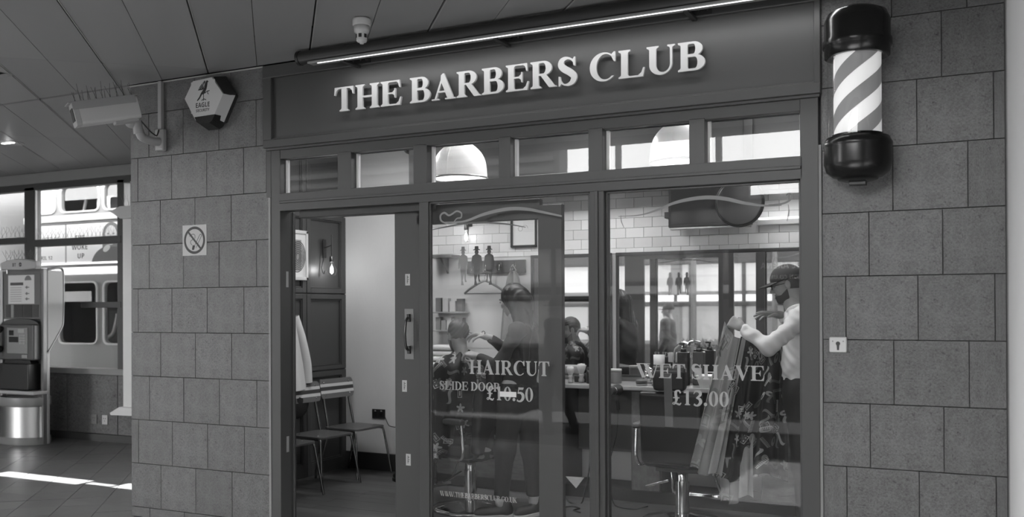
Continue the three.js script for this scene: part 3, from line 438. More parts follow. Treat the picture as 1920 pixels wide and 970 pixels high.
{
  const t = thing('wall_light', 'glowing white batten light on the tiles right of the television', 'light', [-1.17, 2.245, BZ + 0.05]);
  obj('housing', bx(-0.33, 0.33, -0.03, 0.012, -0.04, 0.02, 0.006), M(0.6, 0.4), t); obj('diffuser', bx(-0.32, 0.32, 0.012, 0.03, -0.03, 0.02, 0.006), M(0.8, 0.5, { emissive: G(1), emissiveIntensity: 1.0 }), t);
  const l = new THREE.RectAreaLight(0xffffff, 1, 0.64, 0.04); l.position.set(-1.17, 2.285, BZ + 0.05); l.lookAt(-1.17, 3.2, BZ + 0.2); scene.add(l);
}
function pendant(x, z, label) {
  const t = thing('pendant_lamp', label, 'lamp', [x, 2.54, z]);
  const pr = []; for (let i = 0; i <= 14; i++) { const a = i / 14, r = 0.205 * (1 - 0.06 * a - 0.46 * Math.pow(a, 3.6)); pr.push([r, a * 0.25]); } pr.push([0.05, 0.268], [0.03, 0.272]);
  const back = pr.slice().reverse().map(([r, y]) => [Math.max(0.02, r - 0.005), y - 0.003]);
  const g = lathe([...pr, ...back], 96), q = g.attributes.position; for (let i = 0; i < q.count; i++) { const X = q.getX(i), Z = q.getZ(i), a = Math.atan2(Z, X), k = 1 + 0.006 * Math.cos(a * 48); q.setX(i, X * k); q.setZ(i, Z * k); } g.computeVertexNormals();
  obj('shade', g, new THREE.MeshPhysicalMaterial({ color: G(0.7), roughness: 0.35, transmission: 0.45, thickness: 0, ior: 1.45, }), t);
  obj('rim', new THREE.TorusGeometry(0.205, 0.007, 10, 64).rotateX(Math.PI / 2), M(0.4, 0.3, { metalness: 0.6 }), t);
  obj('cap', lathe([[0.034, 0.262], [0.034, 0.33], [0.02, 0.35], [0, 0.35]], 24), M(0.3, 0.3, { metalness: 1 }), t); obj('cord', rod([0, 0.34, 0], [0, 0.64, 0], 0.004), blackPl, t);
  obj('bulb', new THREE.SphereGeometry(0.035, 20, 14).translate(0, 0.14, 0), M(0.8, 0.4, { emissive: G(1), emissiveIntensity: 2.5 }), t);
  const l = new THREE.PointLight(0xffffff, 0.85, 0, 2); l.position.set(x, 2.54 + 0.14, z); l.castShadow = true; scene.add(l);
}
pendant(-3.415, -1.0, 'ribbed dome pendant lamp hanging whole behind the third transom window');
pendant(-1.725, -1.0, 'ribbed dome pendant lamp half hidden by the mullion of the fifth transom window');
function bulbLamp(x, y, z, turn, label, I, s = 1) {
  const t = thing('wall_lamp', label, 'lamp', [x, y, z], turn); t.scale.setScalar(s);
  obj('backplate', bx(0, 0.012, 0.02, 0.2, -0.025, 0.025, 0.003), M(0.08, 0.4, { metalness: 1 }), t); obj('arm', [rod([0.01, 0.12, 0], [0.09, 0.14, 0], 0.006), rod([0.09, 0.24, 0], [0.09, 0.03, 0], 0.005), tube([[0.012, 0.02, 0.02], [0.0, -0.08, 0.03], [0.02, -0.13, 0.03], [0.03, -0.1, 0.02]], 0.006)], M(0.15, 0.3, { metalness: 1 }), t);
  obj('holder', lathe([[0, 0.035], [0.018, 0.035], [0.022, -0.01], [0.02, -0.02], [0, -0.02]], 20).translate(0.09, 0, 0), M(0.12, 0.35, { metalness: 1 }), t);
  const b = obj('bulb', lathe([[0.014, -0.015], [0.02, -0.04], [0.045, -0.085], [0.05, -0.11], [0.035, -0.145], [0, -0.16]], 28).translate(0.09, 0, 0), plainGlass, t);
  obj('filament', lathe([[0, -0.05], [0.014, -0.07], [0.016, -0.11], [0, -0.135]], 12).translate(0.09, 0, 0), M(0.8, 0.5, { emissive: G(1), emissiveIntensity: 7 }), b);
  const l = new THREE.PointLight(0xffffff, I, 0, 2); l.position.set(x + Math.cos(turn) * 0.09 * s, y - 0.09 * s, z - Math.sin(turn) * 0.09 * s); l.castShadow = true; scene.add(l);
}
bulbLamp(-5.527, 2.03, -2.12, 0, 'bare filament bulb wall lamp on the dark panelling of the waiting corner', 0.12);
bulbLamp(-4.12, 2.3, BZ + 0.01, -Math.PI / 2, 'bare filament bulb wall lamp on the white tiles behind the sliding door', 0.03, 0.9);

// ---------- waiting corner ----------
{
  const t = thing('framed_picture', 'white-framed portrait print on the dark panelling, cut off by the door jamb', 'picture', [-5.527, 2.06, -1.58]);
  obj('frame', [bx(0, 0.02, -0.23, -0.2, -0.28, 0.28, 0.004), bx(0, 0.02, 0.2, 0.23, -0.28, 0.28, 0.004), bx(0, 0.02, -0.23, 0.23, -0.28, -0.25, 0.004), bx(0, 0.02, -0.23, 0.23, 0.25, 0.28, 0.004)], M(0.6, 0.4), t);
  obj('print', bx(0, 0.008, -0.2, 0.2, -0.25, 0.25), [0, 1, 2, 3, 4, 5].map((i) => i ? M(0.6, 0.5) : new THREE.MeshPhysicalMaterial({ roughness: 0.4, map: canvasTex(256, 205, (c) => { c.fillStyle = '#d8d8d8'; c.fillRect(0, 0, 256, 205); c.fillStyle = '#8a8a8a'; c.fillRect(30, 30, 196, 145); c.strokeStyle = '#444'; c.lineWidth = 5; for (let i = 0; i < 7; i++) { c.beginPath(); c.ellipse(200, 110, 12 + i * 7, 18 + i * 9, 0.2, 0, 6.3); c.stroke(); } }) })), t);
}
{
  const t = thing('wall_socket', 'black double wall socket above the rear waiting chair', 'socket', [-5.14, 0.545, BZ + 0.004]);
  obj('plate', bx(-0.075, 0.075, -0.045, 0.045, 0, 0.01, 0.004), M(0.02, 0.3), t); for (const x of [-0.035, 0.035]) obj('outlet', bx(x - 0.02, x + 0.02, -0.025, 0.02, 0.01, 0.013, 0.001), M(0.01, 0.3), t); for (const x of [-0.035, 0.035]) obj('switch', bx(x - 0.008, x + 0.008, 0.022, 0.036, 0.01, 0.016, 0.002), M(0.3, 0.3), t);
  tag(obj('power_cord', tube([[-5.06, 0.52, BZ + 0.02], [-5.0, 0.44, BZ + 0.04], [-4.9, 0.43, BZ + 0.03], [-4.7, 0.47, BZ + 0.02], [-4.5, 0.46, BZ + 0.02]], 0.004), blackPl), 'thin black cord sagging from the wall socket along the pale wall', 'cord');
}
function chairProto() {
  const t = thing('stacking_chair', '', 'chair');
  const seatS = rrect(0.42, 0.41, 0.07), sg = ext(seatS, 0.012, 0.004).rotateX(-Math.PI / 2).translate(0, 0.446, 0), sp = sg.attributes.position;
  obj('seat', sg, M(0.085, 0.28), t);
  const bent = (w, h, r, d, y, z) => { const g = new THREE.BoxGeometry(w, h, d, 32, 1, 1), q = g.attributes.position; for (let i = 0; i < q.count; i++) { const x = q.getX(i), e = Math.abs(x) - (w / 2 - r), k = e > 0 ? (h / 2 - r + Math.sqrt(Math.max(0, r * r - e * e))) / (h / 2) : 1; q.setXYZ(i, x, q.getY(i) * k + y, q.getZ(i) + z + 0.22 * x * x); } g.computeVertexNormals(); return toCreasedNormals(g, 0.6); };
  const b = obj('backrest', bent(0.455, 0.185, 0.035, 0.013, 0, 0), M(0.13, 0.35), t); b.position.set(0, 0.81, -0.235); b.rotation.x = -0.16;
  for (const y of [0.032, -0.032]) obj('white_band', bent(0.453, 0.028, 0.001, 0.002, y, 0.0072), M(0.55, 0.5), b);
  obj('dark_band', bent(0.453, 0.03, 0.001, 0.002, 0, 0.0072), M(0.04, 0.5), b);
  for (const [x, y] of [[-0.17, 0.06], [0.17, 0.06], [-0.17, -0.06], [0.17, -0.06]]) obj('rivet', new THREE.SphereGeometry(0.007, 10, 6).translate(x, y, 0.0148), chrome, b);
  const tm = M(0.32, 0.25, { metalness: 1 });
  for (const s of [-1, 1]) {
    obj('leg', tube([[s * 0.17, 0.44, -0.02], [s * 0.19, 0.437, 0.15], [s * 0.2, 0.41, 0.185], [s * 0.245, 0.008, 0.245]], 0.011, 28), tm, t);
    obj('leg', tube([[s * 0.175, 0.88, -0.24], [s * 0.175, 0.7, -0.225], [s * 0.18, 0.45, -0.17], [s * 0.195, 0.3, -0.19], [s * 0.22, 0.008, -0.27]], 0.011, 28), tm, t);
  }
  for (const z of [-0.15, 0.1]) obj('seat_rail', rod([-0.18, 0.437, z], [0.18, 0.437, z], 0.009), tm, t);
  for (const [x, z] of [[-0.14, 0.1], [0.14, 0.1], [-0.14, -0.12], [0.14, -0.12]]) obj('seat_stud', new THREE.SphereGeometry(0.007, 10, 6).scale(1, 0.4, 1).translate(x, 0.463, z), chrome, t);
  return t;
}
{
  const c = chairProto(); c.userData.group = 'waiting chairs along the dark panelling'; c.userData.label = 'rearmost striped-back waiting chair, beside the pale back wall'; c.position.set(-5.2, 0, -2.15); c.rotation.y = Math.PI / 2 - 0.1;
  dup(c, [-5.16, 0, -1.58], Math.PI / 2 - 0.1, 'striped-back waiting chair in the middle of the row of three');
  dup(c, [-5.12, 0, -1.0], Math.PI / 2 - 0.08, 'front waiting chair of the row, mostly hidden by the door jamb');
}
{
  const t = thing('coat', 'white coat hanging on the panelling over the waiting chairs', 'coat', [-5.5, 0, -1.47]);
  const g = new THREE.CylinderGeometry(1, 1, 1, 40, 30, true), p = g.attributes.position;
  for (let i = 0; i < p.count; i++) { const a = Math.atan2(p.getZ(i), p.getX(i)), v = 0.5 - p.getY(i), w = 0.04 + 0.2 * Math.pow(v, 0.8), fo = 1 + 0.12 * Math.sin(a * 5 + v * 2) * v; p.setXYZ(i, 0.06 + Math.cos(a) * (0.04 + 0.06 * v) * fo, 1.68 - v * 0.84, Math.sin(a) * w * fo); }
  g.computeVertexNormals(); obj('cloth', g, M(0.62, 0.85, { side: THREE.DoubleSide }), t);
  obj('sleeve', tube([[0.08, 1.5, -0.08], [0.11, 1.3, -0.14], [0.12, 1.08, -0.2], [0.11, 0.9, -0.23]], 0.04, 30, 14), M(0.64, 0.85), t); obj('hook', tube([[0, 1.74, 0], [0.05, 1.72, 0], [0.06, 1.68, 0]], 0.006), M(0.05, 0.4), t);
  const b = thing('bag', 'dark cloth bag hanging below the white coat', 'bag', [-5.44, 0.6, -1.6]); obj('body', new THREE.SphereGeometry(0.15, 24, 16).scale(0.45, 0.9, 1.0).translate(0, 0.11, 0), M(0.012, 0.8), b); obj('strap', tube([[0, 0.2, -0.08], [-0.05, 0.5, -0.02], [-0.06, 0.9, 0], [-0.05, 0.5, 0.03], [0, 0.2, 0.08]], 0.01, 40), M(0.012, 0.8), b);
}

// ---------- barber chairs ----------
function barberChair(x, z, turn, label) {
  const t = thing('barber_chair', label, 'barber chair', [x, 0, z], turn);   // faces +z of its own axes
  obj('base_plate', lathe([[0, 0], [0.3, 0], [0.305, 0.012], [0.28, 0.03], [0.12, 0.055], [0.06, 0.07], [0, 0.07]], 48), chrome, t);
  obj('column', lathe([[0.05, 0.06], [0.05, 0.3], [0.042, 0.31], [0.042, 0.4], [0, 0.4]], 32), chrome, t); obj('seat_plate', bx(-0.16, 0.16, 0.385, 0.42, -0.14, 0.14, 0.008), M(0.03, 0.4), t);
  obj('seat', bx(-0.24, 0.24, 0.42, 0.54, -0.2, 0.28, 0.035), leather, t);
  const b = obj('backrest', bx(-0.225, 0.225, 0, 0.52, -0.045, 0.045, 0.03), leather, t); b.position.set(0, 0.46, -0.24); b.rotation.x = -0.1;
  obj('back_strap', bx(-0.03, 0.03, 0.28, 0.66, -0.056, -0.044, 0.004), M(0.12, 0.4), b);
  const h = obj('headrest', bx(-0.115, 0.115, -0.075, 0.075, -0.045, 0.045, 0.025), leather, t); h.position.set(0, 1.06, -0.31); h.rotation.x = -0.1; obj('roll', rod([-0.11, 0.07, 0], [0.11, 0.07, 0], 0.03, 0.03, 20), M(0.03, 0.35), h);
  for (const s of [-1, 1]) { const a = obj('armrest', bx(s * 0.285 - 0.03, s * 0.285 + 0.03, 0.69, 0.735, -0.2, 0.16, 0.015), M(0.06, 0.4), t); obj('arm_frame', tube([[s * 0.285, 0.7, -0.18], [s * 0.285, 0.5, -0.2], [s * 0.27, 0.43, -0.15], [s * 0.27, 0.43, 0.12], [s * 0.285, 0.5, 0.15], [s * 0.285, 0.69, 0.13]], 0.012, 50), chrome, a); }
  obj('footrest', [tube([[-0.16, 0.42, 0.24], [-0.17, 0.25, 0.33], [-0.17, 0.13, 0.42], [0.17, 0.13, 0.42], [0.17, 0.25, 0.33], [0.16, 0.42, 0.24]], 0.012, 60), bx(-0.17, 0.17, 0.12, 0.145, 0.38, 0.46, 0.006)], chrome, t);
  obj('pump_lever', rod([0.1, 0.3, 0], [0.28, 0.24, 0.02], 0.01), chrome, t);
  return t;
}
barberChair(-1.87, -1.52, Math.PI, 'black leather barber chair standing empty beside the barber shaking out a cape');
barberChair(-3.5, -1.3, Math.PI + 1.3, 'black leather barber chair under the caped customer');

{ const t = thing('dome_camera', 'small dark dome camera high on the pale back wall, seen through the second transom window', 'camera', [-4.78, 3.09, BZ + 0.01]); obj('mount', rod([0, 0, 0], [0, 0, 0.025], 0.05, 0.045, 20), M(0.03, 0.4), t); obj('dome', new THREE.SphereGeometry(0.038, 20, 12).translate(0, 0, 0.028), M(0.012, 0.15), t); }

// ================= PEOPLE =================
const sub = (a, b) => [a[0] - b[0], a[1] - b[1], a[2] - b[2]];
const smin = (a, b, k) => { const h = Math.max(0, k - Math.abs(a - b)) / k; return Math.min(a, b) - h * h * k / 4; };
function cap(p, a, b, ra, rb) { const bx0 = b[0] - a[0], by = b[1] - a[1], bz = b[2] - a[2], px = p[0] - a[0], py = p[1] - a[1], pz = p[2] - a[2]; const h = Math.max(0, Math.min(1, (px * bx0 + py * by + pz * bz) / (bx0 * bx0 + by * by + bz * bz + 1e-9))); const x = px - bx0 * h, y = py - by * h, z = pz - bz * h; return Math.sqrt(x * x + y * y + z * z) - (ra + (rb - ra) * h); }
function elps(p, c, r) { const x = (p[0] - c[0]) / r[0], y = (p[1] - c[1]) / r[1], z = (p[2] - c[2]) / r[2], k0 = Math.sqrt(x * x + y * y + z * z), k1 = Math.sqrt((x / r[0]) ** 2 + (y / r[1]) ** 2 + (z / r[2]) ** 2); return k1 < 1e-6 ? -Math.min(...r) : k0 * (k0 - 1) / k1; }
// surface of a distance field on a grid (one vertex per crossed cell), smooth normals
function surface(lo, hi, cellSize, f, uvFn) {
  const n = [0, 1, 2].map((k) => Math.max(3, Math.ceil((hi[k] - lo[k]) / cellSize) + 1)), [nx, ny, nz] = n, F = new Float32Array(nx * ny * nz), p = [0, 0, 0];
  for (let k = 0, i = 0; k < nz; k++) for (let j = 0; j < ny; j++) for (let x = 0; x < nx; x++, i++) { p[0] = lo[0] + x * cellSize; p[1] = lo[1] + j * cellSize; p[2] = lo[2] + k * cellSize; F[i] = f(p); }
  const at = new Int32Array(nx * ny * nz).fill(-1), pos = [], idx = [], sy = nx, sz = nx * ny, off = [0, 1, sy, sy + 1, sz, sz + 1, sz + sy, sz + sy + 1], ed = [[0, 1], [2, 3], [4, 5], [6, 7], [0, 2], [1, 3], [4, 6], [5, 7], [0, 4], [1, 5], [2, 6], [3, 7]];
  for (let k = 0; k < nz - 1; k++) for (let j = 0; j < ny - 1; j++) for (let x = 0; x < nx - 1; x++) {
    const b = x + j * sy + k * sz; let m = 0; for (let c = 0; c < 8; c++) if (F[b + off[c]] < 0) m |= 1 << c; if (m === 0 || m === 255) continue;
    let X = 0, Y = 0, Z = 0, c = 0;
    for (const [a, d] of ed) { if (((m >> a) & 1) === ((m >> d) & 1)) continue; const fa = F[b + off[a]], fb = F[b + off[d]], t = fa / (fa - fb); X += (a & 1) + t * ((d & 1) - (a & 1)); Y += ((a >> 1) & 1) + t * (((d >> 1) & 1) - ((a >> 1) & 1)); Z += (a >> 2) + t * ((d >> 2) - (a >> 2)); c++; }
    at[b] = pos.length / 3; pos.push(lo[0] + (x + X / c) * cellSize, lo[1] + (j + Y / c) * cellSize, lo[2] + (k + Z / c) * cellSize);
  }
  const quad = (a, b, c, d, fl) => { if (a < 0 || b < 0 || c < 0 || d < 0) return; fl ? idx.push(a, c, b, b, c, d) : idx.push(a, b, c, b, d, c); };
  for (let k = 1; k < nz - 1; k++) for (let j = 1; j < ny - 1; j++) for (let x = 1; x < nx - 1; x++) {
    const b = x + j * sy + k * sz, s = F[b] < 0;
    if (s !== (F[b + 1] < 0)) quad(at[b - sy - sz], at[b - sz], at[b - sy], at[b], !s);
    if (s !== (F[b + sy] < 0)) quad(at[b - 1 - sz], at[b - 1], at[b - sz], at[b], !s);
    if (s !== (F[b + sz] < 0)) quad(at[b - 1 - sy], at[b - sy], at[b - 1], at[b], !s);
  }
  const g = new THREE.BufferGeometry(); g.setAttribute('position', new THREE.Float32BufferAttribute(pos, 3)); g.setIndex(idx); g.computeVertexNormals();
  const uv = new Float32Array(pos.length / 3 * 2); if (uvFn) for (let i = 0; i < uv.length / 2; i++) { const q = uvFn(pos[3 * i], pos[3 * i + 1], pos[3 * i + 2]); uv[2 * i] = q[0]; uv[2 * i + 1] = q[1]; }
  g.setAttribute('uv', new THREE.BufferAttribute(uv, 2)); return g;
}
// bones: [a, b, ra, rb]; joined smoothly
function flesh(bones, cellSize = 0.013, k = 0.05, grow = 0, extra, uvFn) {
  const lo = [1e9, 1e9, 1e9], hi = [-1e9, -1e9, -1e9];
  for (const [a, b, ra, rb] of bones) for (const [q, r] of [[a, ra], [b, rb]]) for (let i = 0; i < 3; i++) { lo[i] = Math.min(lo[i], q[i] - r - grow - 0.05); hi[i] = Math.max(hi[i], q[i] + r + grow + 0.05); }
  return surface(lo, hi, cellSize, (p) => { let d = 1e9; for (const [a, b, ra, rb] of bones) { const e = cap(p, a, b, ra, rb); d = d > 1e8 ? e : smin(d, e, k); } d -= grow; return extra ? extra(p, d) : d; }, uvFn);
}
function xf(g, pos, quat, s = 1) { return g.scale(s, s, s).applyQuaternion(quat).translate(...pos); }
const yawPitch = (yaw, pitch = 0, roll = 0) => new THREE.Quaternion().setFromEuler(new THREE.Euler(pitch, yaw, roll, 'YXZ'));
function headSDF(o = {}) {
  const female = o.female;
  return (p) => {
    const P = [Math.abs(p[0]), p[1], p[2]];
    let d = elps(p, [0, 0.035, -0.012], [0.074, 0.092, 0.094]);
    d = smin(d, elps(p, [0, -0.045, 0.03], [female ? 0.052 : 0.057, 0.068, 0.058]), 0.035);
    d = smin(d, elps(p, [0, -0.098, 0.062], [0.022, 0.016, 0.018]), 0.03);            // chin
    d = smin(d, elps(P, [0.04, -0.02, 0.06], [0.022, 0.02, 0.022]), 0.025);           // cheekbone
    d = smin(d, elps(P, [0.026, 0.032, 0.082], [0.028, 0.01, 0.012]), 0.016);         // brow
    d = -smin(-d, elps(P, [0.032, 0.01, 0.098], [0.019, 0.012, 0.018]), 0.012);       // eye socket
    d = smin(d, cap(p, [0, 0.022, 0.082], [0, -0.024, 0.108], 0.009, 0.013), 0.016);  // nose
    d = smin(d, elps(P, [0.012, -0.03, 0.095], [0.009, 0.008, 0.011]), 0.008);
    d = smin(d, elps(P, [0.031, 0.01, 0.081], [0.0145, 0.0125, 0.0115]), 0.003);      // eyeball and lids
    d = smin(d, elps(p, [0, -0.053, 0.086], [0.024, 0.006, 0.011]), 0.006); d = smin(d, elps(p, [0, -0.066, 0.085], [0.021, 0.007, 0.011]), 0.006);
    d = smin(d, elps(P, [0.077, 0.0, -0.008], [0.009, 0.032, 0.019]), 0.01);          // ear
    d = -smin(-d, elps(P, [0.09, 0.002, -0.003], [0.009, 0.02, 0.01]), 0.005);
    return smin(d, cap(p, [0, -0.07, -0.02], [0, -0.17, -0.045], 0.052, 0.056), 0.04); // neck
  };
}
const headGeo = (o) => surface([-0.11, -0.19, -0.13], [0.11, 0.15, 0.14], 0.0042, headSDF(o));
// a hand of its own: wrist at the origin, fingers along +y, palm towards +z, thumb on side s of x; curl per finger in radians per joint
function handGeo(s, curls, thumb = [0.5, 0.3], spread = 0.06) {
  const bones = [[[0, -0.02, 0], [0, 0.015, 0], 0.026, 0.025]], pads = [];
  const base = [[0.031, 0.088, 0.024], [0.0105, 0.094, 0.028], [-0.0105, 0.09, 0.026], [-0.031, 0.08, 0.02]], len = [[0.042, 0.025, 0.02], [0.046, 0.029, 0.021], [0.043, 0.027, 0.021], [0.033, 0.02, 0.018]];
  const chain = (start, dir, nrm, L, r, cs) => { let q = start, d = V(...dir); const ax = V(...dir).cross(V(...nrm)).normalize(), out = []; L.forEach((l, i) => { d = d.clone().applyAxisAngle(ax, cs[i]); const e = [q[0] + d.x * l, q[1] + d.y * l, q[2] + d.z * l]; out.push([q, e, r * (1 - 0.1 * i), r * (1 - 0.1 * (i + 1))]); q = e; }); return out; };
  const fingers = base.map(([x, y], i) => chain([x * s, y - 0.006, 0], [(1.5 - i) * spread * s, 1, 0], [0, 0, 1], len[i], 0.0092, curls[i]));
  const th = chain([0.026 * s, 0.022, 0.008], [0.75 * s, 0.62, 0.25], [-0.5 * s, 0.1, 0.85], [0.04, 0.034, 0.026], 0.0115, [0.1, ...thumb]);
  return surface([-0.11, -0.05, -0.07], [0.11, 0.215, 0.13], 0.0036, (p) => {
    let d = cap(p, [0, -0.05, 0], [0, 0.012, 0], 0.027, 0.026);
    for (const x of [-0.027, -0.009, 0.009, 0.027]) d = smin(d, cap(p, [x * 0.6, 0.015, 0], [x * 1.12, 0.082, 0], 0.0155, 0.0125), 0.016);
    d = smin(d, cap(p, [0.02 * s, 0.02, 0.006], [0.03 * s, 0.05, 0.012], 0.016, 0.012), 0.02);
    for (const f of [...fingers, th]) { let e = 1e9; for (const [a, b, ra, rb] of f) e = Math.min(e, cap(p, a, b, ra, rb)); d = smin(d, e, 0.007); }
    return d;
  });
}
const FIST = [[1.2, 1.5, 1.0], [1.25, 1.55, 1.0], [1.25, 1.55, 1.0], [1.2, 1.5, 0.9]], OPEN = [[0.12, 0.2, 0.15], [0.2, 0.25, 0.2], [0.28, 0.3, 0.2], [0.36, 0.35, 0.25]], LOOSE = [[0.4, 0.5, 0.3], [0.5, 0.55, 0.3], [0.55, 0.6, 0.3], [0.6, 0.6, 0.35]];
// turn a hand so that its fingers point along f and its palm faces n
function handAt(g, pos, f, n) { const y = V(...f).normalize(), z = V(...n).addScaledVector(y, -V(...n).dot(y)).normalize(), x = y.clone().cross(z); return g.applyMatrix4(new THREE.Matrix4().makeBasis(x, y, z).setPosition(...pos)); }
const limb = (a, b, c, r0, r1, r2) => [[a, b, r0, r1], [b, c, r1 * 0.98, r2]];
const skin = M(0.23, 0.55), skinPale = M(0.33, 0.55), hairM = M(0.012, 0.5), beardM = M(0.045, 0.85), black = M(0.014, 0.75);
function eyes(parent, pos, q) { for (const s of [-1, 1]) obj('eye', new THREE.SphereGeometry(0.0062, 12, 10).translate(s * 0.031, 0.011, 0.0885).applyQuaternion(q).translate(...pos), M(0.01, 0.15), parent); }
function beard(pos, q, parent, m, low = 1) {
  const h = headSDF(); obj('beard', xf(surface([-0.1, -0.14, -0.02], [0.1, 0.0, 0.13], 0.005, (p) => { const P = [Math.abs(p[0]), p[1], p[2]]; let d = h(p) - 0.006; const top = -0.06 + 0.75 * Math.max(0, 0.05 - p[2]) * low; d = Math.max(d, p[1] - top, -(p[2] + 0.0), -(p[1] + 0.118)); d = Math.max(d, -elps(p, [0, -0.06, 0.095], [0.026, 0.013, 0.02])); return d; }), pos, q), m, parent);
}
function shoe(parent, p, yaw, m, sole) { const q = yawPitch(yaw), T = (g) => g.applyQuaternion(q).translate(...p); obj('shoe', T(surface([-0.08, -0.02, -0.13], [0.08, 0.16, 0.24], 0.008, (a) => { let d = smin(elps(a, [0, 0.04, 0.1], [0.048, 0.045, 0.105]), elps(a, [0, 0.05, -0.02], [0.042, 0.06, 0.075]), 0.03); d = smin(d, cap(a, [0, 0.05, -0.03], [0, 0.11, -0.035], 0.043, 0.046), 0.02); return Math.max(d, 0.012 - a[1]); })), m, parent); obj('sole', T(new THREE.ExtrudeGeometry(new THREE.Shape(ell(0, 0, 0.05, 0.15, 0, 6.28, 28).map(([x, y]) => P2(x * (1 - 0.12 * Math.sin(y * 20) * 0.5), y))), { depth: 0.022, bevelEnabled: true, bevelSize: 0.003, bevelThickness: 0.003, bevelSegments: 1 }).rotateX(-Math.PI / 2).translate(0, 0, 0.06)), sole, parent); }

// patterned cape cloth: loose print of combs, brushes and ribbons
function capeTex(dark) {
  const r0 = seed; seed = 99; const t = canvasTex(768, 768, (c, w, h) => {
    c.fillStyle = dark ? '#101010' : '#8a8a8a'; c.fillRect(0, 0, w, h);
    for (let i = 0; i < 60; i++) {
      const x = rnd(w), y = rnd(h), a = rnd(6.3), g = dark ? Math.floor(rnd(60, 165)) : Math.floor(rnd(95, 165));
      for (const [dx, dy] of [[0, 0], [w, 0], [-w, 0], [0, h], [0, -h]]) {
        c.save(); c.translate(x + dx, y + dy); c.rotate(a); c.fillStyle = c.strokeStyle = `rgb(${g},${g},${g})`; c.lineWidth = 7;
        const k = i % 5;
        if (k === 0) { c.fillRect(-14, -55, 28, 110); c.fillStyle = '#181818'; for (let q = 0; q < 8; q++) c.fillRect(-14, -48 + q * 13, 18, 5); }
        else if (k === 1) { c.beginPath(); c.ellipse(0, 0, 22, 48, 0, 0, 6.3); c.fill(); c.fillStyle = '#2a2a2a'; c.beginPath(); c.ellipse(0, -8, 9, 22, 0, 0, 6.3); c.fill(); }
        else if (k === 2) { c.beginPath(); c.moveTo(-60, -20); c.bezierCurveTo(-20, -60, 20, 60, 60, 10); c.lineTo(52, 34); c.bezierCurveTo(20, 80, -30, -30, -64, 8); c.fill(); }
        else if (k === 3) { c.strokeRect(-20, -34, 40, 68); c.fillRect(-8, -22, 16, 44); }
        else { for (let q = 0; q < 5; q++) { c.rotate(1.257); c.beginPath(); c.ellipse(0, -22, 10, 20, 0, 0, 6.3); c.fill(); } }
        c.restore();
      }
    }
  }); t.wrapS = t.wrapT = THREE.RepeatWrapping; seed = r0; return t;
}
const capeM = new THREE.MeshPhysicalMaterial({ map: capeTex(true), roughness: 0.7, side: THREE.DoubleSide }), liningM = new THREE.MeshPhysicalMaterial({ map: capeTex(false), roughness: 0.8, side: THREE.DoubleSide });

function person(label, group) { const g = thing('person', label, 'person'); if (group) g.userData.group = group; return g; }

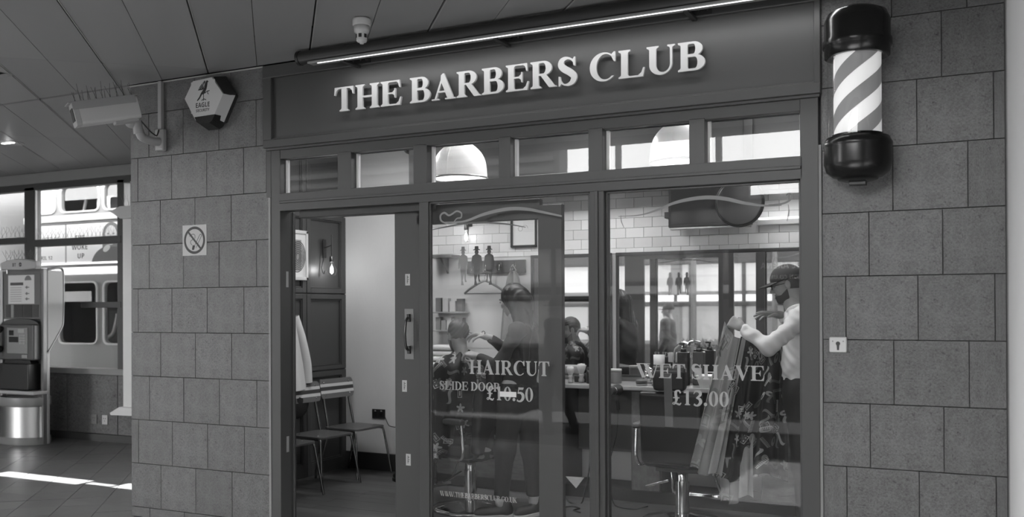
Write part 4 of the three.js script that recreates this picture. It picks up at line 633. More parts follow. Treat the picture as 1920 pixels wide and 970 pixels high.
// --- the barber with the cap, holding up a cape, turned to his right (towards -x)
{
  const hp = [-1.105, 1.715, -1.42], hq = yawPitch(-Math.PI / 2 + 0.12, 0.22);
  const sN = [-0.985, 1.49, -1.22], eN = [-1.165, 1.305, -1.1], wN = [-1.355, 1.425, -1.17], sF = [-1.0, 1.5, -1.6], eF = [-1.03, 1.39, -1.72], wF = [-1.17, 1.515, -1.5];
  const torso = [[[-1.0, 0.98, -1.42], [-0.99, 1.2, -1.41], 0.135, 0.14], [[-0.99, 1.2, -1.41], [-0.99, 1.42, -1.41], 0.145, 0.13], [sN, sF, 0.07, 0.07], [[-1.0, 1.45, -1.41], [-1.075, 1.6, -1.415], 0.075, 0.058]];
  const legsB = [[[-0.99, 0.98, -1.32], [-0.97, 0.52, -1.28], 0.105, 0.072], [[-0.97, 0.52, -1.28], [-0.96, 0.1, -1.27], 0.07, 0.045], [[-0.99, 0.98, -1.51], [-1.0, 0.52, -1.55], 0.105, 0.072], [[-1.0, 0.52, -1.55], [-0.99, 0.1, -1.56], 0.07, 0.045]];
  const arms = [...limb(sN, eN, wN, 0.048, 0.04, 0.028), ...limb(sF, eF, wF, 0.048, 0.04, 0.028)];
  const p = person('man in dark cap and white shirt holding up a patterned cape by the empty chair');
  obj('body', [flesh([...torso, ...legsB, ...arms], 0.015), xf(headGeo(), hp, hq), handAt(handGeo(-1, FIST, [0.8, 0.9]), [-1.36, 1.43, -1.172], [-0.9, 0.5, -0.1], [0.4, -0.6, -0.9]), handAt(handGeo(1, OPEN, [0.15, 0.1], 0.1), [-1.165, 1.51, -1.5], [-0.98, 0.12, 0.28], [0.1, -0.95, 0.3])], skin, p);
  eyes(p, hp, hq);
  const shirtB = [...torso.slice(0, 3), [[-1.0, 1.45, -1.41], [-1.03, 1.52, -1.41], 0.07, 0.066], ...limb(sN, eN, [-1.325, 1.405, -1.158], 0.05, 0.043, 0.03), ...limb(sF, eF, [-1.14, 1.49, -1.53], 0.05, 0.043, 0.03)];
  obj('shirt', flesh(shirtB, 0.01, 0.035, 0.012, (q, d) => Math.max(d + 0.006 * Math.sin(q[1] * 75 + q[0] * 60 + 3 * Math.sin(q[2] * 14)) * Math.sin(q[2] * 26 + q[1] * 18) + 0.005 * Math.sin(q[0] * 38 - q[1] * 30 + 2 * Math.sin(q[1] * 20)), 1.055 - q[1])), M(0.5, 0.8), p);
  obj('collar', new THREE.TorusGeometry(0.066, 0.013, 10, 32).rotateX(Math.PI / 2 - 0.25).scale(1, 1.6, 1).rotateZ(0.35).translate(-1.035, 1.535, -1.41), M(0.52, 0.8), p);
  obj('trousers', flesh([[[-1.0, 1.04, -1.42], [-0.99, 0.94, -1.41], 0.135, 0.14], ...legsB.map(([a, b, r, s]) => [a, b, r, s])], 0.014, 0.05, 0.014, (q, d) => Math.max(d, q[1] - 1.1)), black, p);
  shoe(p, [-0.98, 0, -1.27], -Math.PI / 2, blackPl, blackPl); shoe(p, [-1.01, 0, -1.56], -Math.PI / 2 - 0.1, blackPl, blackPl);
  beard(hp, hq, p, beardM); 
  obj('hair', xf(surface([-0.1, -0.07, -0.13], [0.1, 0.06, 0.03], 0.006, (q) => Math.max(elps(q, [0, 0.035, -0.012], [0.08, 0.098, 0.1]), q[2] - 0.01 + q[1] * 0.2, -0.05 - q[1])), hp, hq), M(0.05, 0.7), p);
  const cp = obj('cap', xf(surface([-0.11, 0.0, -0.14], [0.11, 0.16, 0.15], 0.0055, (q) => Math.max(elps(q, [0, 0.045, -0.008], [0.09, 0.098, 0.112]), 0.028 - 0.1 * q[2] - q[1] + 0.006)), hp, hq), M(0.02, 0.8), p);
  obj('peak', xf(surface([-0.1, -0.03, 0.03], [0.1, 0.09, 0.22], 0.0045, (q) => { const y = 0.042 - 3.2 * q[0] * q[0] - (q[2] - 0.08) * 0.22; return Math.max(Math.abs(q[1] - y) - 0.004, elps([q[0], 0, q[2]], [0, 0, 0.085], [0.078, 1, 0.105])); }), hp, hq), M(0.015, 0.7), cp);
  obj('spectacles', [-1, 1].flatMap((s) => [xf(new THREE.TorusGeometry(0.021, 0.0022, 8, 24).translate(s * 0.031, 0.008, 0.1), hp, hq), xf(rod([s * 0.05, 0.012, 0.098], [s * 0.08, 0.012, -0.01], 0.002), hp, hq)]).concat(xf(rod([-0.01, 0.01, 0.106], [0.01, 0.01, 0.106], 0.002), hp, hq)), blackPl, p);
}
// --- the cape he holds
{
  const t = thing('cape', 'black printed cape with grey lining, held up by the man in the cap', 'cape', [0, 0, 0]);
  const sheet = (tl, tr, bl, br, fold, ph, m, name, rep) => {
    const g = new THREE.PlaneGeometry(1, 1, 50, 70), p = g.attributes.position, uv = g.attributes.uv;
    for (let i = 0; i < p.count; i++) { const u = p.getX(i) + 0.5, v = 0.5 - p.getY(i), k = 0.25 + 0.75 * v, L = (a, b, c, d) => (a * (1 - u) + b * u) * (1 - v) + (c * (1 - u) + d * u) * v; p.setXYZ(i, L(tl[0], tr[0], bl[0], br[0]) + 0.012 * Math.sin(u * 23 + ph + v * 2) * k, L(tl[1], tr[1], bl[1], br[1]) + 0.02 * Math.sin(u * 9 + ph) * v - 0.06 * Math.sin(u * Math.PI) * (1 - v), L(tl[2], tr[2], bl[2], br[2]) + fold * k * (Math.sin(u * 17 + ph + v * 1.5) + 0.5 * Math.sin(u * 34 - v * 3 + ph))); uv.setXY(i, u * rep[0], (1 - v) * rep[1]); }
    g.computeVertexNormals(); return obj(name, g, m, t);
  };
  sheet([-1.475, 1.47, -1.17], [-1.33, 1.38, -1.2], [-1.735, 0.45, -1.2], [-1.5, 0.42, -1.16], 0.018, 0.4, liningM, 'lining', [0.35, 1.1]);
  sheet([-1.37, 1.37, -1.19], [-1.1, 1.36, -1.36], [-1.56, 0.4, -1.17], [-1.09, 0.42, -1.3], 0.03, 1.9, capeM, 'cloth', [0.9, 1.6]);
  sheet([-1.53, 0.55, -1.2], [-1.3, 0.7, -1.25], [-1.52, 0.22, -1.22], [-1.3, 0.3, -1.2], 0.02, 0.9, liningM, 'hem', [0.3, 0.3]);
}
// --- the woman cutting hair, seen from the side and behind, facing the customer at her left
{
  const hp = [-3.12, 1.625, -1.27], hq = yawPitch(-Math.PI / 2 - 0.25, 0.3);
  const sN = [-3.0, 1.4, -1.12], eN = [-3.12, 1.14, -1.04], wN = [-3.34, 1.2, -1.12], sF = [-3.06, 1.4, -1.44], eF = [-3.2, 1.18, -1.5], wF = [-3.38, 1.34, -1.36];
  const torso = [[[-3.06, 0.95, -1.27], [-3.04, 1.15, -1.27], 0.125, 0.11], [[-3.04, 1.15, -1.27], [-3.03, 1.33, -1.27], 0.115, 0.115], [sN, sF, 0.058, 0.058], [[-3.04, 1.38, -1.27], [-3.095, 1.5, -1.27], 0.06, 0.05]];
  const legsB = [[[-3.09, 0.93, -1.2], [-3.13, 0.5, -1.16], 0.098, 0.066], [[-3.13, 0.5, -1.16], [-3.15, 0.1, -1.13], 0.064, 0.042], [[-3.03, 0.93, -1.34], [-2.99, 0.5, -1.33], 0.098, 0.066], [[-2.99, 0.5, -1.33], [-2.96, 0.1, -1.31], 0.064, 0.042]];
  const p = person('woman with long dark hair and dark clothes cutting the seated customer\'s hair');
  obj('body', [flesh([...torso, ...legsB, ...limb(sN, eN, wN, 0.04, 0.034, 0.025), ...limb(sF, eF, wF, 0.04, 0.034, 0.025)], 0.015), xf(headGeo({ female: true }), hp, hq, 0.95), handAt(handGeo(-1, LOOSE), wN, [-0.95, 0.25, -0.1], [0, -0.9, -0.3]), handAt(handGeo(1, LOOSE), wF, [-0.9, 0.2, 0.2], [0, -0.9, 0.3])], skinPale, p);
  eyes(p, hp, hq);
  obj('top', flesh([...torso.slice(0, 3), ...limb(sN, eN, [-3.3, 1.185, -1.1], 0.042, 0.037, 0.028), ...limb(sF, eF, [-3.35, 1.32, -1.38], 0.042, 0.037, 0.028)], 0.012, 0.035, 0.01, (q, d) => Math.max(d + 0.004 * Math.sin(q[1] * 55 + q[0] * 30 + 2 * Math.sin(q[2] * 18)), 0.86 - q[1])), M(0.022, 0.85), p);
  obj('trousers', flesh([[[-3.06, 0.98, -1.27], [-3.06, 0.9, -1.27], 0.12, 0.125], ...legsB], 0.014, 0.05, 0.011, (q, d) => Math.max(d, q[1] - 1.0, 0.14 - q[1])), M(0.011, 0.8), p);
  obj('hair', flesh([[[-3.1, 1.66, -1.27], [-3.07, 1.64, -1.27], 0.1, 0.1], [[-3.05, 1.6, -1.25], [-2.99, 1.38, -1.2], 0.075, 0.06], [[-2.99, 1.38, -1.2], [-2.96, 1.14, -1.16], 0.06, 0.03], [[-3.04, 1.6, -1.3], [-2.97, 1.3, -1.28], 0.07, 0.045]], 0.011, 0.05, 0, (q, d) => { const e = d + 0.004 * Math.sin(q[0] * 160 + q[2] * 140 + q[1] * 12); const l = V(q[0] - hp[0], q[1] - hp[1], q[2] - hp[2]).applyQuaternion(hq.clone().invert()); return Math.max(e, -elps([l.x, l.y, l.z], [0, -0.02, 0.11], [0.07, 0.1, 0.085])); }), hairM, p);
  shoe(p, [-3.15, 0, -1.13], -Math.PI / 2 + 0.6, M(0.02, 0.5), M(0.5, 0.6)); shoe(p, [-2.955, 0, -1.31], -Math.PI / 2 + 1.2, M(0.02, 0.5), M(0.5, 0.6));
  const sc = thing('scissors', 'steel hairdressing scissors in the hand of the long-haired woman', 'scissors', [-3.47, 1.36, -1.33]); obj('blade', [rod([0.06, 0, 0], [-0.06, 0.015, 0], 0.004, 0.002), rod([0.06, 0.01, 0], [-0.06, 0.0, 0], 0.004, 0.002)], chrome, sc); obj('handle', [new THREE.TorusGeometry(0.014, 0.003, 8, 16).translate(0.074, 0.014, 0), new THREE.TorusGeometry(0.014, 0.003, 8, 16).translate(0.074, -0.014, 0)], blackPl, sc);
}
// --- the seated customer under a cape, facing the mirror
{
  const hp = [-3.53, 1.345, -1.4], hq = yawPitch(Math.PI - 0.35, 0.18);
  const sL = [-3.72, 1.1, -1.36], sR = [-3.33, 1.1, -1.34], eL = [-3.78, 0.86, -1.42], eR = [-3.27, 0.86, -1.4], wL = [-3.72, 0.8, -1.66], wR = [-3.34, 0.8, -1.64];
  const torso = [[[-3.52, 0.62, -1.28], [-3.52, 0.85, -1.29], 0.14, 0.13], [[-3.52, 0.85, -1.29], [-3.525, 1.04, -1.33], 0.135, 0.125], [sL, sR, 0.06, 0.06], [[-3.525, 1.08, -1.35], [-3.53, 1.22, -1.375], 0.066, 0.056]];
  const legsB = [[[-3.6, 0.62, -1.35], [-3.63, 0.62, -1.76], 0.1, 0.07], [[-3.63, 0.62, -1.76], [-3.62, 0.24, -1.86], 0.068, 0.042], [[-3.43, 0.62, -1.35], [-3.41, 0.62, -1.76], 0.1, 0.07], [[-3.41, 0.62, -1.76], [-3.42, 0.24, -1.86], 0.068, 0.042]];
  const p = person('seated man with dark beard and short hair, wrapped in a patterned cape');
  const arms = [...limb(sL, eL, wL, 0.054, 0.044, 0.03), ...limb(sR, eR, wR, 0.054, 0.044, 0.03)];
  obj('body', [flesh([...torso, ...legsB, ...arms], 0.016), xf(headGeo(), hp, hq), handAt(handGeo(1, LOOSE), wL, [0.1, -0.2, -1], [0, -1, 0.2]), handAt(handGeo(-1, LOOSE), wR, [-0.1, -0.2, -1], [0, -1, 0.2])], skin, p);
  eyes(p, hp, hq); beard(hp, hq, p, beardM);
  obj('hair', xf(surface([-0.1, -0.06, -0.13], [0.1, 0.16, 0.12], 0.0055, (q) => Math.max(elps(q, [0, 0.042, -0.014], [0.082, 0.097, 0.1]), -(q[1] - (q[2] > 0.02 ? 0.062 : -0.03)) + (q[2] > 0.02 ? 0 : 0)) + 0.002 * Math.sin(q[0] * 200 + q[1] * 170)), hp, hq), hairM, p);
  obj('trousers', flesh(legsB, 0.015, 0.05, 0.012), black, p); shoe(p, [-3.62, 0.15, -1.86], Math.PI, blackPl, blackPl); shoe(p, [-3.42, 0.15, -1.86], Math.PI, blackPl, blackPl);
  const c = obj('cape', flesh([...torso.slice(1, 3), [[-3.525, 1.08, -1.35], [-3.53, 1.16, -1.36], 0.07, 0.06], ...arms, [[-3.52, 0.85, -1.29], [-3.52, 0.6, -1.3], 0.15, 0.2], [[-3.62, 0.72, -1.4], [-3.64, 0.68, -1.76], 0.12, 0.1], [[-3.4, 0.72, -1.4], [-3.38, 0.68, -1.76], 0.12, 0.1], [[-3.74, 0.9, -1.36], [-3.78, 0.5, -1.4], 0.08, 0.07], [[-3.28, 0.9, -1.36], [-3.24, 0.48, -1.4], 0.08, 0.07], [[-3.52, 0.8, -1.2], [-3.54, 0.5, -1.12], 0.14, 0.13]], 0.014, 0.08, 0.022, (q, d) => Math.max(d + 0.012 * Math.sin(Math.atan2(q[2] + 1.4, q[0] + 3.52) * 11 + q[1] * 9), 0.44 - q[1] + 0.05 * Math.sin(q[0] * 14)), (x, y, z) => [Math.atan2(z + 1.4, x + 3.52) * 0.45, y * 1.5]), capeM, p);
  { const piv = V(-3.5, 0, -1.3); p.position.copy(piv.clone().sub(piv.clone().applyAxisAngle(V(0, 1, 0), 1.3))); p.rotation.y = 1.3; }
  obj('neck_strip', new THREE.TorusGeometry(0.064, 0.012, 10, 28).rotateX(Math.PI / 2 - 0.15).translate(-3.53, 1.205, -1.375), M(0.55, 0.8), p);
}
// --- a passer-by out on the forecourt, seen only in the mirror
{
  const x = -4.6, z = 5.5, hp = [x, 1.56, z], hq = yawPitch(-Math.PI / 2, 0);
  const torso = [[[x, 0.92, z], [x, 1.12, z], 0.125, 0.12], [[x, 1.12, z], [x, 1.32, z], 0.125, 0.12], [[x, 1.36, z - 0.16], [x, 1.36, z + 0.16], 0.055, 0.055], [[x, 1.36, z], [x - 0.02, 1.46, z], 0.06, 0.052]];
  const legsB = [[[x, 0.9, z - 0.08], [x - 0.1, 0.5, z - 0.08], 0.095, 0.064], [[x - 0.1, 0.5, z - 0.08], [x - 0.08, 0.1, z - 0.08], 0.062, 0.042], [[x, 0.9, z + 0.08], [x + 0.06, 0.5, z + 0.08], 0.095, 0.064], [[x + 0.06, 0.5, z + 0.08], [x + 0.2, 0.13, z + 0.08], 0.062, 0.042]];
  const arms = [...limb([x, 1.36, z - 0.18], [x + 0.05, 1.1, z - 0.22], [x - 0.08, 0.88, z - 0.22], 0.05, 0.04, 0.028), ...limb([x, 1.36, z + 0.18], [x - 0.02, 1.1, z + 0.22], [x + 0.02, 0.86, z + 0.22], 0.05, 0.04, 0.028)];
  const p = person('passer-by in dark coat and dark cap walking outside, seen in the wide mirror');
  obj('body', [flesh([...torso, ...legsB, ...arms], 0.018), xf(headGeo({ female: true }), hp, hq, 0.95), handAt(handGeo(1, LOOSE), [x - 0.08, 0.88, z - 0.22], [-0.2, -1, 0], [0, 0, 1]), handAt(handGeo(-1, LOOSE), [x + 0.02, 0.86, z + 0.22], [0.1, -1, 0], [0, 0, -1])], skin, p);
  obj('coat', flesh([...torso.slice(0, 3), ...arms.map(([a, b, r, s]) => [a, b, r + 0.008, s + 0.01]), [[x, 0.92, z], [x, 0.75, z], 0.15, 0.16]], 0.016, 0.05, 0.015, (q, d) => Math.max(d, q[1] - 1.44)), M(0.03, 0.8), p);
  obj('trousers', flesh(legsB, 0.017, 0.05, 0.012), black, p);
  obj('hat', xf(surface([-0.13, 0.0, -0.14], [0.13, 0.17, 0.2], 0.008, (q) => Math.min(Math.max(elps(q, [0, 0.04, -0.012], [0.088, 0.105, 0.108]), 0.03 - q[1]), Math.max(Math.abs(q[1] - 0.036) - 0.005, elps([q[0], 0, q[2]], [0, 0, 0.07], [0.075, 1, 0.1])))), hp, hq, 0.95), M(0.02, 0.8), p);
  shoe(p, [x - 0.08, 0, z - 0.08], -Math.PI / 2, blackPl, blackPl); shoe(p, [x + 0.2, 0.0, z + 0.08], -Math.PI / 2, blackPl, blackPl);
}

// ================= THINGS ON THE FRONT =================
// spiky bird deterrent: joined wires
function spikes(parent, x0, x1, y, z, n, h, g = 0.1, tilt = 0.5) { const gs = []; for (let i = 0; i < n; i++) { const x = x0 + (x1 - x0) * (i + 0.5) / n, a = ((i % 3) - 1) * tilt + rnd(-0.08, 0.08), b = rnd(-0.3, 0.3); gs.push(rod([x, y, z], [x + Math.sin(b) * h * 0.4, y + Math.cos(a) * h, z + Math.sin(a) * h], 0.0018, 0.0012, 5)); } const m = obj('spikes', gs, M(g, 0.4, { metalness: 0.4 }), parent); m.userData.kind = 'stuff'; return m; }
{ // strip light over the fascia
  const t = thing('strip_light', 'long dark tube light on arms over the shop sign, its lamp glowing along the underside', 'light', [0, 0, 0]);
  obj('housing', [rod([-3.93, 3.215, 0.22], [-0.5, 3.215, 0.22], 0.043, 0.043, 24).rotateX(0)], M(0.03, 0.4), t);
  obj('end_cap', rod([-3.945, 3.215, 0.22], [-3.925, 3.215, 0.22], 0.047, 0.047, 24), M(0.02, 0.4), t);
  obj('reflector', bx(-3.85, -0.52, 3.163, 3.178, 0.19, 0.255, 0.003), M(0.45, 0.3, { metalness: 0.6 }), t);
  obj('lamp', rod([-3.78, 3.168, 0.235], [-0.55, 3.168, 0.235], 0.008, 0.008, 12), M(0.8, 0.5, { emissive: G(1), emissiveIntensity: 1.8 }), t);
  for (const x of [-3.6, -2.5, -1.35]) { const a = obj('bracket', [bx(x - 0.015, x + 0.015, 3.155, 3.172, 0.03, 0.22, 0.003), bx(x - 0.03, x + 0.1, 3.178, 3.225, 0.04, 0.046, 0.002), rod([x, 3.16, 0.05], [x, 3.2, 0.21], 0.008)], M(0.02, 0.5), t); for (const d of [0.03, 0.075]) obj('bolt', rod([x + d, 3.2, 0.044], [x + d, 3.2, 0.053], 0.007, 0.006, 10), M(0.6, 0.25, { metalness: 1 }), a); }
  const l = new THREE.RectAreaLight(0xffffff, 22, 3.25, 0.03); l.position.set(-2.175, 3.145, 0.235); l.lookAt(-2.175, 2.2, 0.02); scene.add(l);
}
{ // barber pole
  const X = -0.487, Z = 0.19, t = thing('barber_pole', 'lit barber pole with diagonal stripes and black caps on the granite wall', 'barber pole', [X, 0, Z]);
  obj('top_cap', lathe([[0, 3.055], [0.1, 3.05], [0.14, 3.03], [0.157, 2.99], [0.158, 2.9], [0.165, 2.893], [0.165, 2.865], [0.157, 2.862], [0.155, 2.815], [0.12, 2.815], [0.12, 2.84], [0, 2.84]], 56), M(0.01, 0.22), t);
  obj('bottom_cap', lathe([[0, 2.425], [0.12, 2.425], [0.12, 2.41], [0.15, 2.408], [0.158, 2.39], [0.164, 2.38], [0.164, 2.365], [0.16, 2.358], [0.162, 2.28], [0.15, 2.24], [0.12, 2.215], [0.1, 2.212], [0.095, 2.2], [0.06, 2.19], [0, 2.19]].map(([a, b]) => [a, b]).reverse(), 56), M(0.01, 0.25), t);
  obj('drain', bx(-0.04, 0.04, 2.172, 2.192, -0.03, 0.03, 0.003), M(0.01, 0.4), t);
  const st = canvasTex(512, 512, (c) => { c.fillStyle = '#868686'; c.fillRect(0, 0, 512, 512); c.fillStyle = '#fff'; for (let k = -4; k < 8; k++) { const y = k * 512 / 3; c.beginPath(); c.moveTo(0, y + 512); c.lineTo(512, y); c.lineTo(512, y + 85); c.lineTo(0, y + 597); c.fill(); } });
  st.wrapS = st.wrapT = THREE.RepeatWrapping; st.repeat.set(1, 0.42 / 0.54);
  obj('striped_cylinder', new THREE.CylinderGeometry(0.113, 0.113, 0.42, 64, 1, true).rotateY(0.6).translate(0, 2.625, 0), new THREE.MeshPhysicalMaterial({ map: st, roughness: 0.5, emissive: G(1), emissiveMap: st, emissiveIntensity: 0.3 }), t);
  obj('glass_tube', new THREE.CylinderGeometry(0.142, 0.142, 0.42, 64, 1, true).translate(0, 2.625, 0), plainGlass, t);
  obj('wall_bracket', [bx(-0.05, 0.05, 2.86, 2.96, -Z, -0.13, 0.004), bx(-0.05, 0.05, 2.25, 2.35, -Z, -0.13, 0.004)], M(0.01, 0.4), t);
  const l = new THREE.RectAreaLight(0xffffff, 0.3, 0.22, 0.4); l.position.set(X, 2.625, Z + 0.15); l.lookAt(X, 2.625, 3); scene.add(l);
}
{ // alarm box
  const t = thing('alarm_box', 'white six-sided alarm box with a bird emblem high on the granite pillar', 'alarm', [-4.866, 3.07, 0]);
  const out = [[-0.115, 0.15], [0.085, 0.16], [0.205, 0.015], [0.1, -0.165], [-0.09, -0.17], [-0.205, 0.015]], sc = (p, k, dx = 0) => p.map(([x, y]) => [x * k + dx, y * k]);
  const faceted = (A, B, z0, z1) => { const g = new THREE.BufferGeometry(), pos = [], n = A.length; const m = [0, 1].map((k) => B.reduce((s, q) => s + q[k], 0) / n), m0 = [0, 1].map((k) => A.reduce((s, q) => s + q[k], 0) / n); for (let i = 0; i < n; i++) { const j = (i + 1) % n, a = [...A[i], z0], b = [...A[j], z0], c = [...B[j], z1], d = [...B[i], z1]; pos.push(...a, ...d, ...b, ...b, ...d, ...c); pos.push(...B[i], z1, ...m, z1, ...B[j], z1); pos.push(...A[i], z0, ...A[j], z0, ...m0, z0); } g.setAttribute('position', new THREE.Float32BufferAttribute(pos, 3)); g.computeVertexNormals(); return g; };
  obj('cover', faceted(sc(out, 1), sc(out, 0.88, -0.01), 0.03, 0.115), M(0.55, 0.45), t); obj('backplate', faceted(sc(out, 1.01), sc(out, 1.01), 0, 0.03), M(0.03, 0.5), t);
  obj('top_lens', faceted([[0.085, 0.165], [0.12, 0.16], [0.215, 0.03], [0.2, 0.01]], [[0.075, 0.145], [0.078, 0.144], [0.178, 0.018], [0.174, 0.014]], 0.03, 0.113), M(0.03, 0.35), t);
  obj('strobe_lens', faceted([[-0.108, -0.135], [0.118, -0.13], [0.085, -0.19], [0.05, -0.21], [-0.055, -0.21], [-0.085, -0.19]], [[-0.096, -0.128], [0.096, -0.124], [0.07, -0.165], [0.045, -0.18], [-0.05, -0.18], [-0.075, -0.165]], 0.02, 0.117), M(0.012, 0.2), t);
  const face = canvasTex(512, 512, (c) => {
    c.fillStyle = '#fff'; c.fillRect(0, 0, 512, 512); c.translate(256, 256); c.scale(1.17, 1.17); c.translate(-252, -258); c.fillStyle = '#161616'; c.textAlign = 'center';
    c.font = 'bold 92px sans-serif'; c.save(); c.translate(245, 405); c.scale(0.95, 1); c.fillText('EAGLE', 0, 0); c.restore(); c.font = 'bold 54px sans-serif'; c.fillText('SECURITY', 245, 464);
    const P = (...p) => { c.beginPath(); p.forEach(([x, y], i) => i ? c.lineTo(x, y) : c.moveTo(x, y)); c.closePath(); c.fill(); };
    P([330, 40], [350, 55], [352, 68], [338, 66], [330, 110], [320, 150], [300, 190], [285, 215], [262, 225], [235, 228], [190, 285], [150, 312], [140, 300], [185, 255], [215, 205], [240, 180], [262, 150], [290, 80], [310, 46]);   // body and tail
    P([160, 165], [200, 110], [255, 60], [292, 36], [296, 60], [270, 100], [262, 150], [240, 165]); c.fillStyle = '#fff'; c.lineWidth = 4; c.strokeStyle = '#fff'; for (const [a, b, d, e] of [[185, 150, 270, 60], [215, 155, 280, 75], [240, 60, 275, 140]]) { c.beginPath(); c.moveTo(a, b); c.lineTo(d, e); c.stroke(); }
    c.strokeStyle = '#161616'; c.lineWidth = 11; for (const l of [[[262, 220], [262, 290], [225, 312]], [[262, 290], [310, 308]], [[285, 215], [330, 190], [372, 186]], [[340, 190], [335, 215], [352, 235]], [[262, 292], [262, 318]]]) { c.beginPath(); l.forEach(([x, y], i) => i ? c.lineTo(x, y) : c.moveTo(x, y)); c.stroke(); }
  });
  obj('print', new THREE.PlaneGeometry(0.225, 0.225).translate(-0.015, 0.012, 0.1162), new THREE.MeshPhysicalMaterial({ map: face, color: G(0.55), roughness: 0.45 }), t);
}
{ // no smoking sign
  const t = thing('no_smoking_sign', 'white no-smoking sign with a crossed-out cigarette on the granite pillar', 'sign', [-5.077, 2.073, 0]);
  obj('plate', bx(-0.1165, 0.1165, -0.112, 0.112, 0, 0.003), M(0.46, 0.5), t);
  const tex = canvasTex(420, 404, (c) => {
    c.fillStyle = '#fff'; c.fillRect(0, 0, 420, 404); c.strokeStyle = '#1c1c1c'; c.lineWidth = 7;
    c.beginPath(); c.moveTo(195, 300); c.lineTo(305, 130); c.quadraticCurveTo(325, 118, 335, 145); c.lineTo(235, 305); c.stroke(); c.fillStyle = '#0a0a0a'; c.beginPath(); c.moveTo(180, 265); c.lineTo(220, 275); c.lineTo(205, 322); c.quadraticCurveTo(180, 342, 165, 318); c.closePath(); c.fill();
    c.beginPath(); c.moveTo(120, 150); c.bezierCurveTo(180, 100, 240, 120, 215, 180); c.moveTo(165, 262); c.bezierCurveTo(120, 230, 140, 200, 190, 190); c.stroke();
    c.strokeStyle = '#3c3c3c'; c.lineWidth = 34; c.beginPath(); c.ellipse(210, 202, 168, 164, 0, 0, 6.3); c.stroke(); c.lineWidth = 27; c.beginPath(); c.moveTo(95, 85); c.lineTo(322, 318); c.stroke();
  });
  obj('print', new THREE.PlaneGeometry(0.233, 0.224).translate(0, 0, 0.0034), new THREE.MeshPhysicalMaterial({ map: tex, color: G(0.46), roughness: 0.5 }), t);
}
{ // key switch
  const t = thing('key_switch', 'small white key switch plate on the granite wall below the barber pole', 'switch', [-0.606, 1.369, 0]);
  obj('plate', bx(-0.044, 0.044, -0.041, 0.041, 0, 0.022, 0.007), M(0.6, 0.35), t); obj('keyhole', prism([...ell(0, 0.006, 0.011, 0.011, -0.9, 4.04, 14), [-0.005, -0.028], [0.005, -0.028]], 0.02, 0.0228), M(0.04, 0.4), t); for (const s of [-1, 1]) obj('screw', rod([s * 0.026, 0.018, 0.02], [s * 0.026, 0.018, 0.0232], 0.004), M(0.3, 0.4), t);
}
{ // smoke detector
  const t = thing('smoke_detector', 'white smoke detector hanging from the ceiling before the shop sign', 'smoke detector', [-3.185, 3.27, 0.592]);
  obj('base', lathe([[0, 0], [0.05, 0], [0.053, -0.01], [0.053, -0.04], [0.047, -0.044], [0, -0.044]].reverse(), 32), M(0.6, 0.4), t); obj('body', lathe([[0, -0.04], [0.046, -0.044], [0.044, -0.08], [0.032, -0.088], [0.031, -0.13], [0.027, -0.137], [0.014, -0.14], [0.012, -0.148], [0, -0.149]].reverse(), 32), M(0.62, 0.4), t);
  for (let i = 0; i < 6; i++) obj('vent', bx(-0.009, 0.009, -0.116, -0.094, 0.029, 0.0325).rotateY(i * 1.047 + 0.3), M(0.03, 0.5), t);
}
